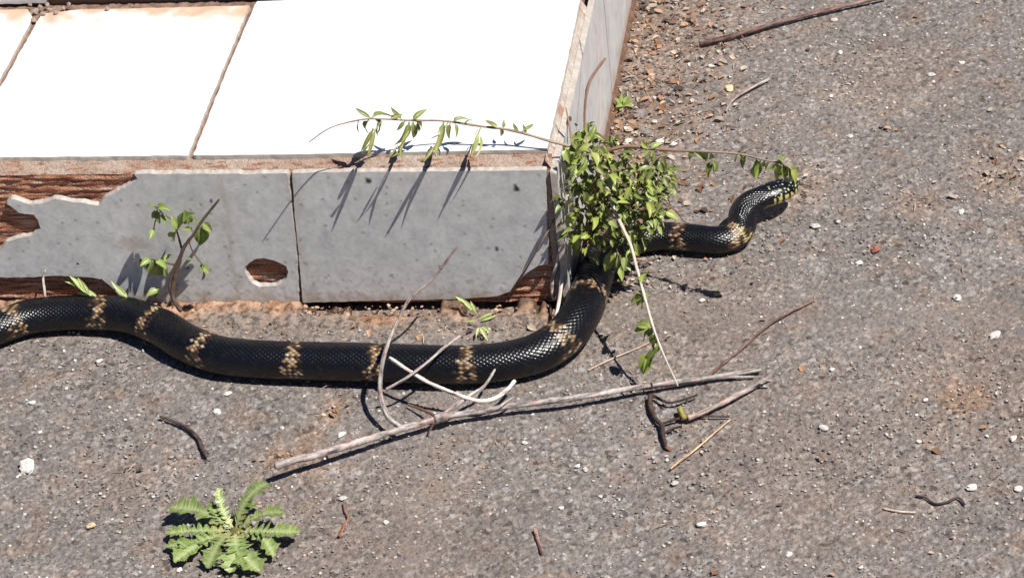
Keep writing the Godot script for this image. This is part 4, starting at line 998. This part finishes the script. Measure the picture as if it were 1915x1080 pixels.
func build_twigs() -> void:
	var grey := Color(0.36, 0.325, 0.30)
	var mauve := Color(0.36, 0.305, 0.285)
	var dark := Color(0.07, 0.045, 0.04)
	var white := Color(0.66, 0.61, 0.55)
	var brown := Color(0.20, 0.11, 0.08)
	twig("fallen_branch", "long grey-brown fallen branch with side shoots lying in front of the snake", "branch", [
		["stem", [Vector3(-0.1804, 0.016, 0.2212), Vector3(-0.1637, 0.015, 0.2109), Vector3(-0.1422, 0.013, 0.1978), Vector3(-0.1171, 0.0115, 0.1815), Vector3(-0.0916, 0.01, 0.1656), Vector3(-0.0656, 0.009, 0.1517), Vector3(-0.0385, 0.009, 0.1436), Vector3(-0.011, 0.0095, 0.1369), Vector3(0.0166, 0.01, 0.1316), Vector3(0.044, 0.01, 0.1249), Vector3(0.0709, 0.0085, 0.1148), Vector3(0.102, 0.007, 0.1047), Vector3(0.1333, 0.0055, 0.0959), Vector3(0.1663, 0.005, 0.0857)], .0027, .0018, mauve, grey],
		["side_shoot", [Vector3(-0.0947, 0.01, 0.1669), Vector3(-0.1054, 0.013, 0.1584), Vector3(-0.112, 0.02, 0.1478), Vector3(-0.1139, 0.031, 0.1358), Vector3(-0.1118, 0.044, 0.1218), Vector3(-0.1069, 0.052, 0.0963), Vector3(-0.1003, 0.056, 0.0654), Vector3(-0.0885, 0.058, 0.0468), Vector3(-0.0801, 0.064, 0.0376), Vector3(-0.0726, 0.072, 0.0313), Vector3(-0.0659, 0.079, 0.0271)], .0021, .0007, grey, Color(0.2, 0.14, 0.12)],
		["side_shoot", [Vector3(-0.0684, 0.01, 0.1537), Vector3(-0.058, 0.014, 0.145), Vector3(-0.0473, 0.016, 0.133), Vector3(-0.0381, 0.018, 0.1249), Vector3(-0.0309, 0.024, 0.1114)], .0022, .0008, mauve, grey],
		["side_shoot", [Vector3(-0.0978, 0.003, 0.1275), Vector3(-0.0843, 0.006, 0.1383), Vector3(-0.0697, 0.009, 0.1517)], .0009, .0012, brown, brown],
		["stub", [Vector3(-0.0723, 0.009, 0.1556), Vector3(-0.0749, 0.004, 0.1583), Vector3(-0.0767, 0.002, 0.1635)], .0014, .0006, brown, dark],
		["stub", [Vector3(-0.0364, 0.009, 0.1436), Vector3(-0.026, 0.012, 0.1437), Vector3(-0.0179, 0.014, 0.137), Vector3(-0.0144, 0.014, 0.133)], .0016, .0008, mauve, grey],
		["knot", [Vector3(-0.0723, 0.0095, 0.155), Vector3(-0.0639, 0.01, 0.1517), Vector3(-0.058, 0.0095, 0.1483)], .0034, .0028, mauve, grey],
		["stub", [Vector3(-0.1469, 0.012, 0.1991), Vector3(-0.1461, 0.006, 0.1991)], .0012, .0006, brown, dark],
		["stub", [Vector3(0.0709, 0.0085, 0.1148), Vector3(0.0674, 0.013, 0.1088)], .0010, .0005, mauve, grey],
		["side_shoot", [Vector3(0.0731, 0.0075, 0.1134), Vector3(0.0901, 0.0045, 0.108), Vector3(0.1135, 0.004, 0.1006), Vector3(0.1372, 0.004, 0.0952), Vector3(0.1618, 0.003, 0.0925)], .0014, .0010, mauve, grey]])
	twig("dry_stem", "bleached white dry stem bent across the snake and the fallen branch", "twig", [["dry_stem", [Vector3(-0.1109, 0.034, 0.1099), Vector3(-0.0964, 0.031, 0.1209), Vector3(-0.0791, 0.026, 0.1304), Vector3(-0.0607, 0.02, 0.1357), Vector3(-0.0463, 0.017, 0.1397), Vector3(-0.0361, 0.016, 0.141), Vector3(-0.0267, 0.016, 0.1357), Vector3(-0.0207, 0.016, 0.1263), Vector3(-0.0161, 0.016, 0.1154)], .0013, .0016, white, white]])
	twig("thin_twig", "thin straight grey twig leaning over the snake's middle", "twig", [["thin_twig", [Vector3(-0.1115, 0.02, 0.1316), Vector3(-0.0949, 0.03, 0.1304), Vector3(-0.0799, 0.036, 0.1183), Vector3(-0.0704, 0.036, 0.1004), Vector3(-0.0616, 0.032, 0.0795)], .0012, .0009, Color(0.4, 0.35, 0.33), Color(0.45, 0.38, 0.35)]])
	twig("broken_twig", "short broken twig with orange wood end right of the fallen branch", "twig", [
		["stem", [Vector3(0.1158, 0.004, 0.146), Vector3(0.1287, 0.005, 0.1381), Vector3(0.1437, 0.006, 0.1262), Vector3(0.1585, 0.005, 0.1115), Vector3(0.174, 0.004, 0.0939)], .0023, .0016, Color(0.40, 0.29, 0.24), grey],
		["side_shoot", [Vector3(0.1585, 0.005, 0.1115), Vector3(0.1683, 0.009, 0.1062), Vector3(0.1761, 0.008, 0.1048)], .0012, .0008, mauve, mauve],
		["bud", [Vector3(0.1092, 0.004, 0.1341), Vector3(0.1117, 0.005, 0.1428), Vector3(0.1143, 0.004, 0.1467)], .0024, .0020, Color(0.30, 0.30, 0.08), Color(0.3, 0.26, 0.06)]])
	twig("bare_twig", "thin red-brown bare twig rising from the branch tip toward the right", "twig", [["bare_twig", [Vector3(0.1259, 0.004, 0.0952), Vector3(0.1365, 0.003, 0.076), Vector3(0.151, 0.003, 0.0538), Vector3(0.1656, 0.003, 0.0285), Vector3(0.1801, 0.003, 0.0115), Vector3(0.2003, 0.002, -0.0085)], .0010, .0006, Color(0.17, 0.10, 0.085), brown]])
	twig("shoot_shadow", "added black forked shape standing in for the shadow of the hanging shoot tip", "twig", [  # added dark tubes standing in for the cast shadow of the hanging shoot
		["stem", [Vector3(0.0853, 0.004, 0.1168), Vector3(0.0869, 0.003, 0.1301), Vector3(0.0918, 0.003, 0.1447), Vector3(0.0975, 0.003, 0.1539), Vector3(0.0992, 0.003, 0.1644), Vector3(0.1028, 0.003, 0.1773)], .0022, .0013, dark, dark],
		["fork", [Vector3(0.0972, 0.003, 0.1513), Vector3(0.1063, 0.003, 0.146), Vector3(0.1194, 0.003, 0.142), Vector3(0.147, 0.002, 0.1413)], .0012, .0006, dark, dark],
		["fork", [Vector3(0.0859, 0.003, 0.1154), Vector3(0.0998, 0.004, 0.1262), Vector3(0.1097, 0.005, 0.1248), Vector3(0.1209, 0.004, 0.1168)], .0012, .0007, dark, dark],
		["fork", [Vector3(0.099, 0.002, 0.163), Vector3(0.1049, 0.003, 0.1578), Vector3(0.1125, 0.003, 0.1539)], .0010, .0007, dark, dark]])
	twig("straight_twig", "dark straight twig at the upper right edge of the photo", "twig", [
		["stem", [Vector3(0.0788, 0.004, -0.4036), Vector3(0.0981, 0.0045, -0.4114), Vector3(0.1209, 0.005, -0.4229), Vector3(0.1528, 0.005, -0.4406), Vector3(0.1943, 0.005, -0.46), Vector3(0.2408, 0.005, -0.4813)], .0023, .0016, Color(0.12, 0.075, 0.065), Color(0.24, 0.17, 0.15)],
		["stub", [Vector3(0.1134, 0.004, -0.4211), Vector3(0.1199, 0.003, -0.4076), Vector3(0.1243, 0.002, -0.398)], .0008, .0005, brown, brown]])
	twig("curved_twig", "short grey curved twig on the asphalt below the upper right twig", "twig", [["curved_twig", [Vector3(0.1108, 0.002, -0.2921), Vector3(0.1143, 0.003, -0.3062), Vector3(0.1209, 0.004, -0.3167), Vector3(0.132, 0.004, -0.3288), Vector3(0.1448, 0.003, -0.3435)], .0012, .0013, mauve, mauve]])
	twig("bent_twig", "short black bent twig on bare asphalt left of the fallen branch", "twig", [["bent_twig", [Vector3(-0.2872, 0.003, 0.1426), Vector3(-0.272, 0.003, 0.1506), Vector3(-0.2611, 0.003, 0.1587), Vector3(-0.2515, 0.002, 0.1693), Vector3(-0.2456, 0.002, 0.1812), Vector3(-0.2399, 0.003, 0.1917)], .0012, .0021, Color(0.1, 0.075, 0.07), dark]])
	twig("straw", "thin straight tan straw on the asphalt below the broken twig", "straw", [["straw", [Vector3(0.1082, 0.0015, 0.2034), Vector3(0.1277, 0.002, 0.1759), Vector3(0.1473, 0.0025, 0.1453)], .0010, .0006, Color(0.62, 0.42, 0.26), Color(0.6, 0.42, 0.28)]])
	twig("faint_straw", "faint tan straw lying between the snake's bend and the hanging shoot", "straw", [["faint_straw", [Vector3(0.0343, 0.001, 0.0812), Vector3(0.053, 0.001, 0.0646), Vector3(0.0683, 0.001, 0.0534), Vector3(0.0819, 0.001, 0.0408)], .0007, .0005, Color(0.5, 0.38, 0.28), Color(0.5, 0.38, 0.28)]])
	twig("pale_straw", "pale straw lying beside the dark thread near the lower right", "straw", [["pale_straw", [Vector3(0.2628, 0.001, 0.2474), Vector3(0.2734, 0.0012, 0.2512), Vector3(0.2854, 0.001, 0.252)], .0008, .0007, Color(0.55, 0.42, 0.3), Color(0.6, 0.5, 0.4)]])
	twig("dark_thread", "wavy black rootlet on the asphalt near the lower right", "rootlet", [["dark_thread", [Vector3(0.2849, 0.001, 0.2326), Vector3(0.2924, 0.001, 0.235), Vector3(0.2986, 0.001, 0.2417), Vector3(0.3067, 0.001, 0.2404), Vector3(0.3148, 0.001, 0.2348), Vector3(0.3202, 0.001, 0.2427)], .0007, .0008, dark, dark]])
	twig("curled_stalk", "thin curled brown stalk below the white pebble at lower centre", "rootlet", [["curled_stalk", [Vector3(-0.1265, 0.002, 0.2446), Vector3(-0.1229, 0.002, 0.2558), Vector3(-0.1196, 0.002, 0.2632), Vector3(-0.1214, 0.002, 0.273), Vector3(-0.1226, 0.002, 0.284)], .0006, .0011, Color(0.2, 0.13, 0.1), Color(0.36, 0.12, 0.06)]])
	twig("stalk_scrap", "short dark red stalk with a pale tip at the bottom centre", "rootlet", [["stalk_scrap", [Vector3(0.018, 0.003, 0.2753), Vector3(0.0205, 0.002, 0.2836), Vector3(0.0236, 0.002, 0.2932), Vector3(0.0263, 0.002, 0.3026)], .0016, .0008, Color(0.45, 0.3, 0.25), Color(0.1, 0.04, 0.03)]])
	twig("white_stalk", "upright dead pale stalk in front of the broken mortar at far left", "twig", [["white_stalk", [Vector3(-0.4083, 0.022, 0.0104), Vector3(-0.4089, 0.028, 0.0071), Vector3(-0.4098, 0.035, 0.0022), Vector3(-0.407, 0.042, 0.0012)], .0010, .0008, Color(0.4, 0.35, 0.3), Color(0.5, 0.45, 0.4)]])
	twig("leaning_stalk", "pale dead stalks leaning on the corner mortar beside the seedling shrub", "twig", [
		["stem", [Vector3(-0.0005, 0.012, 0.0026), Vector3(-0.0011, 0.026, 0.001), Vector3(0.0046, 0.045, -0.0005), Vector3(0.0098, 0.062, -0.0047), Vector3(0.0127, 0.08, -0.0073)], .0014, .001, Color(0.5, 0.45, 0.4), Color(0.62, 0.57, 0.5)],
		["stem", [Vector3(0.0034, 0.016, -0.0025), Vector3(0.0068, 0.034, -0.0019), Vector3(0.0127, 0.054, -0.0018), Vector3(0.0147, 0.068, -0.003)], .0012, .0008, Color(0.45, 0.4, 0.36), Color(0.55, 0.5, 0.45)],
		["stem", [Vector3(-0.0402, 0.008, -0.0035), Vector3(-0.0184, 0.045, 0.0066), Vector3(-0.0009, 0.075, 0.0073), Vector3(0.0107, 0.09, -0.0108)], .0008, .0006, Color(0.25, 0.16, 0.12), Color(0.3, 0.2, 0.16)]])

# ---------------------------------------------------------------- loose stones
func build_pebbles() -> void:
	var wht := Color(0.66, 0.62, 0.58)
	var gry := Color(0.50, 0.47, 0.44)
	var yel := Color(0.62, 0.48, 0.30)
	var red := Color(0.33, 0.12, 0.085)
	# ground position, width in mm, tone, label
	var data := [
		[Vector3(-0.3757, 0, 0.2042), 19, wht, "largest white stone chip, at the lower left"],
		[Vector3(-0.245, 0, 0.1331), 10, wht, "rounded white pebble just below the snake, right of the flat chip"],
		[Vector3(-0.241, 0, 0.1105), 10, wht, "flat white pebble closest below the snake's belly at left"],
		[Vector3(-0.3541, 0, 0.0674), 9, wht, "white chip below the snake's first tan band"],
		[Vector3(0.1103, 0, -0.3326), 13, yel, "yellowish pebble beside the short curved twig"],
		[Vector3(0.3251, 0, 0.2225), 11, wht, "bright white pebble with a dark shadow near the right edge"],
		[Vector3(0.3569, 0, 0.2241), 10, wht, "bright white pebble cut by the right edge"],
		[Vector3(-0.1286, 0, 0.2383), 9, gry, "pale pebble at the head of the curled stalk"],
		[Vector3(-0.0915, 0, 0.2659), 6, wht, "small white pebble right of the curled stalk"],
		[Vector3(0.1351, 0, 0.2667), 11, wht, "flat white chip at the bottom, right of centre"],
		[Vector3(0.0336, 0, 0.2482), 7, wht, "narrow white chip above the red stalk scrap"],
		[Vector3(0.0396, 0, 0.1993), 7, wht, "white chip left of the tan straw"],
		[Vector3(0.0459, 0, 0.2031), 7, gry, "greyish chip touching the one left of the straw"],
		[Vector3(-0.0035, 0, 0.1711), 7, wht, "small white chip under the middle of the fallen branch"],
		[Vector3(0.1126, 0, 0.219), 8, gry, "flat grey chip below the foot of the tan straw"],
		[Vector3(-0.1431, 0, 0.1617), 11, wht, "white flake above the thick end of the fallen branch"],
		[Vector3(-0.1615, 0, 0.137), 6, yel, "yellowish crumb on the rusty streak below the snake"],
		[Vector3(-0.1903, 0, 0.1532), 6, wht, "small white pebble left of the rusty streak"],
		[Vector3(-0.3101, 0, 0.2731), 12, yel, "long pale flake left of the leafy rosette"],
		[Vector3(-0.3635, 0, 0.2592), 5, gry, "tiny pale pebble below the largest white chip"],
		[Vector3(-0.3938, 0, 0.1215), 7, wht, "white pebble at the left under the snake's tail side"],
		[Vector3(-0.3775, 0, 0.159), 5, wht, "round white pebble above the largest white chip"],
		[Vector3(-0.2324, 0, 0.3214), 7, wht, "white pebble below the rosette's left leaves"],
		[Vector3(0.2334, 0, -0.0628), 10, wht, "white chip on open asphalt right of the snake's head"],
		[Vector3(0.3113, 0, -0.1336), 8, wht, "white pebble beside the tan debris at right"],
		[Vector3(0.3099, 0, -0.014), 12, wht, "long white flake on the right side of the asphalt"],
		[Vector3(0.3395, 0, 0.0366), 14, wht, "longest white flake, near the right edge"],
		[Vector3(0.2186, 0, 0.0796), 7, wht, "white pebble right of the broken twig"],
		[Vector3(0.2159, 0, 0.1523), 9, gry, "broken pale chip below and right of the broken twig"],
		[Vector3(0.2862, 0, 0.1688), 6, wht, "white crumb below the tan stain at right"],
		[Vector3(0.2895, 0, 0.1181), 6, wht, "white crumb left of the tan stain at right"],
		[Vector3(0.353, 0, 0.1648), 9, wht, "flat white chip at the right edge above the bright pebbles"],
		[Vector3(0.1993, 0, 0.2992), 7, wht, "white flake at the bottom right of centre"],
		[Vector3(0.2497, 0, 0.3125), 6, wht, "round white crumb near the bottom edge at right"],
		[Vector3(0.2138, 0, -0.122), 6, gry, "grey pebble just right of the snake's snout"],
		[Vector3(0.1958, 0, -0.1161), 11, gry, "thin grey flake below the snake's snout"],
		[Vector3(0.2461, 0, -0.0815), 11, red, "flat brick-red chip on open asphalt"],
		[Vector3(0.1239, 0, -0.0202), 7, Color(0.5, 0.42, 0.12), "small yellow chip above the bare red-brown twig"],
		[Vector3(0.1132, 0, -0.0122), 7, wht, "white chip beside the yellow chip"],
		[Vector3(0.0586, 0, -0.2476), 13, wht, "white chips behind the seedling shrub's right shoot"],
		[Vector3(0.0703, 0, -0.2431), 9, wht, "second white chip behind the shrub's right shoot"],
		[Vector3(-0.2115, 0, 0.0152), 6, wht, "white crumb on the dirt at the foot of the left tile"],
		[Vector3(-0.1201, 0, 0.0173), 9, wht, "white crumb in the dirt beside the arching side shoot"],
		[Vector3(-0.0535, 0, 0.0586), 4, gry, "grey grit under the edge of the snake's middle"],
		[Vector3(0.1947, 0, -0.4477), 8, gry, "grey chip behind the dark straight twig"],
		[Vector3(0.203, 0, -0.3912), 7, wht, "white pebble below the dark straight twig"],
		[Vector3(0.1987, 0, -0.3174), 5, wht, "lone white pebble right of the short curved twig"],
		[Vector3(0.2825, 0, -0.3504), 10, gry, "pale flat chip in the upper right"],
		[Vector3(0.3085, 0, -0.3693), 7, wht, "white pebble near the dark speck in the upper right"],
		[Vector3(0.2184, 0, -0.2512), 8, wht, "glinting white chip above the snake's head"],
		[Vector3(0.0916, 0, -0.3712), 9, wht, "flat white chip between the two upper twigs"],
		[Vector3(0.051, 0, -0.2797), 9, gry, "grey stone in the litter behind the shrub"],
		[Vector3(0.046, 0, -0.2608), 14, Color(0.2, 0.18, 0.17), "dark stone in the litter behind the shrub"],
		[Vector3(0.0361, 0, -0.2914), 16, Color(0.24, 0.21, 0.2), "largest dark stone beside the side tile"],
	]
	var variants := {}
	var k := 0
	for d in data:
		var key: String = str(d[2]) + str(k % 4)
		if not variants.has(key): variants[key] = stone_mesh(600 + variants.size(), rng.randf_range(0.32, 0.55), 0.95, d[2], 0.3)
		var w: float = d[1] * 0.001 * 0.72
		var m := put("pebble", variants[key], M.stone)
		m.position = d[0] + Vector3(0, w * 0.12, 0)
		m.scale = Vector3(w, w * rng.randf_range(0.8, 1.05), w)
		m.rotation = Vector3(rng.randf_range(-0.2, 0.2), rng.randf() * TAU, rng.randf_range(-0.2, 0.2))
		tag(m, d[3], "pebble", "loose pebbles and chips on the asphalt")
		k += 1

# ---------------------------------------------------------------- grit and plant litter nobody could count
func scatter(called: String, label: String, meshes: Array, material: Material, spots: Array, cols: Array, s0: float, s1: float, sink: float) -> void:
	var node := Node3D.new()
	node.name = called
	add_child(node)
	tag(node, label, "litter", "", "stuff")
	for mi in meshes.size():
		var mm := MultiMesh.new()
		mm.transform_format = MultiMesh.TRANSFORM_3D
		mm.use_colors = true
		mm.mesh = meshes[mi]
		var mine := []
		for i in range(mi, spots.size(), meshes.size()): mine.append(spots[i])
		mm.instance_count = mine.size()
		for i in mine.size():
			var r := pow(rng.randf(), 2.2)
			var sc := lerpf(s0, s1, r)
			var b := Basis.from_euler(Vector3(rng.randf_range(-0.3, 0.3), rng.randf() * TAU, rng.randf_range(-0.3, 0.3))).scaled(Vector3.ONE * sc)
			mm.set_instance_transform(i, Transform3D(b, mine[i] + Vector3(0, sc * sink, 0)))
			var cc: Color = cols[rng.randi() % cols.size()]
			var f := rng.randf_range(0.75, 1.2)
			mm.set_instance_color(i, Color(cc.r * f, cc.g * f, cc.b * f))
		var o := MultiMeshInstance3D.new()
		o.name = called + "_pieces"
		o.multimesh = mm
		o.material_override = material
		node.add_child(o, true)
		tag(o, "", "", "", "stuff")

func build_litter() -> void:
	var one := Color(1, 1, 1)
	var grit := [stone_mesh(801, 0.5, 0.95, one, 0.2, 4), stone_mesh(802, 0.4, 0.95, one, 0.2, 4), stone_mesh(803, 0.6, 0.95, one, 0.2, 4)]
	var spots := []
	while spots.size() < 17000:
		var p := Vector3(rng.randf_range(-0.66, 0.42), 0, rng.randf_range(-0.58, 0.37))
		if p.x < 0.02 and p.z < 0.02: continue
		spots.append(p)
	scatter("loose_grit", "fine loose grit spread over the asphalt", grit, M.stone, spots,
		[Color(0.30, 0.26, 0.235), Color(0.24, 0.215, 0.20), Color(0.36, 0.30, 0.26), Color(0.16, 0.145, 0.135), Color(0.30, 0.26, 0.235), Color(0.34, 0.3, 0.27), Color(0.44, 0.39, 0.35), Color(0.22, 0.2, 0.19), Color(0.62, 0.58, 0.53), Color(0.40, 0.28, 0.2), Color(0.12, 0.11, 0.10), Color(0.5, 0.44, 0.39), Color(0.42, 0.38, 0.35)], 0.0008, 0.0034, 0.02)
	# dry plant scraps: thick along the side tile, thin elsewhere
	var flake := leaf_mesh(0.5, 0.25, 0.2, 0.4, one, Color(0.8, 0.8, 0.8), 811)
	var sliver := tube([Vector3(-0.5, 0, 0), Vector3(0, 0.05, 0.05), Vector3(0.5, 0, 0)], 0.045, 0.03, one, one, 5, 0.25, 0.2, 812)
	var ls := []
	while ls.size() < 2300:
		var d := absf(rng.randfn(0.0, 0.055))
		var p := Vector3(0.014 + d, 0.0012, rng.randf_range(-0.52, -0.03))
		if p.x > 0.07 and rng.randf() < (p.z + 0.5) * 1.4: continue
		ls.append(p)
	for cpt in [Vector3(-0.1698, 0, 0.1894), Vector3(-0.1811, 0, 0.194), Vector3(-0.1557, 0, 0.133), Vector3(-0.1504, 0, 0.116), Vector3(0.1731, 0, -0.1745), Vector3(0.1816, 0, -0.1783), Vector3(0.2778, 0, -0.1484), Vector3(0.3457, 0, -0.187), Vector3(0.3543, 0, -0.1949), Vector3(0.074, 0, -0.4126), Vector3(0.0894, 0, -0.398), Vector3(-0.0536, 0, 0.0429), Vector3(-0.0979, 0, 0.0283), Vector3(-0.0778, 0, 0.0212), Vector3(-0.143, 0, 0.0135), Vector3(-0.0322, 0, 0.0143), Vector3(-0.2955, 0, 0.2128), Vector3(0.2615, 0, -0.2637)]:
		for q in 14: ls.append(cpt + Vector3(rng.randfn(0.0, 0.012), 0.0012, rng.randfn(0.0, 0.010)))
	for q in 160: ls.append(Vector3(rng.randf_range(0.05, 0.42), 0.0012, rng.randf_range(-0.55, 0.36)))
	var dry := [Color(0.36, 0.20, 0.12), Color(0.46, 0.29, 0.19), Color(0.24, 0.12, 0.07), Color(0.55, 0.42, 0.32), Color(0.16, 0.10, 0.08), Color(0.50, 0.40, 0.32), Color(0.30, 0.16, 0.09), Color(0.4, 0.22, 0.13), Color(0.62, 0.54, 0.46), Color(0.09, 0.06, 0.05), Color(0.12, 0.09, 0.08)]
	var lm := mat(Color(1, 1, 1), 0.9, true)
	lm.cull_mode = BaseMaterial3D.CULL_DISABLED
	scatter("plant_litter", "dry brown plant scraps gathered beside the step", [flake, sliver], lm, ls, dry, 0.002, 0.0105, 0.04)
	# crumbs in the dirt in front of the step
	var cs := []
	for q in 420: cs.append(Vector3(rng.randf_range(-0.32, 0.03), 0.004, 0.004 + absf(rng.randfn(0.0, 0.012))))
	for e in cs.size(): cs[e].y = maxf(0.0, 0.010 - (cs[e].z) * 0.45)
	scatter("mortar_crumbs", "crumbs of brown mortar along the foot of the step", grit, M.stone, cs, [Color(0.42, 0.28, 0.19), Color(0.5, 0.36, 0.26), Color(0.28, 0.2, 0.16), Color(0.2, 0.14, 0.1), Color(0.16, 0.1, 0.07)], 0.0010, 0.0045, 0.05)
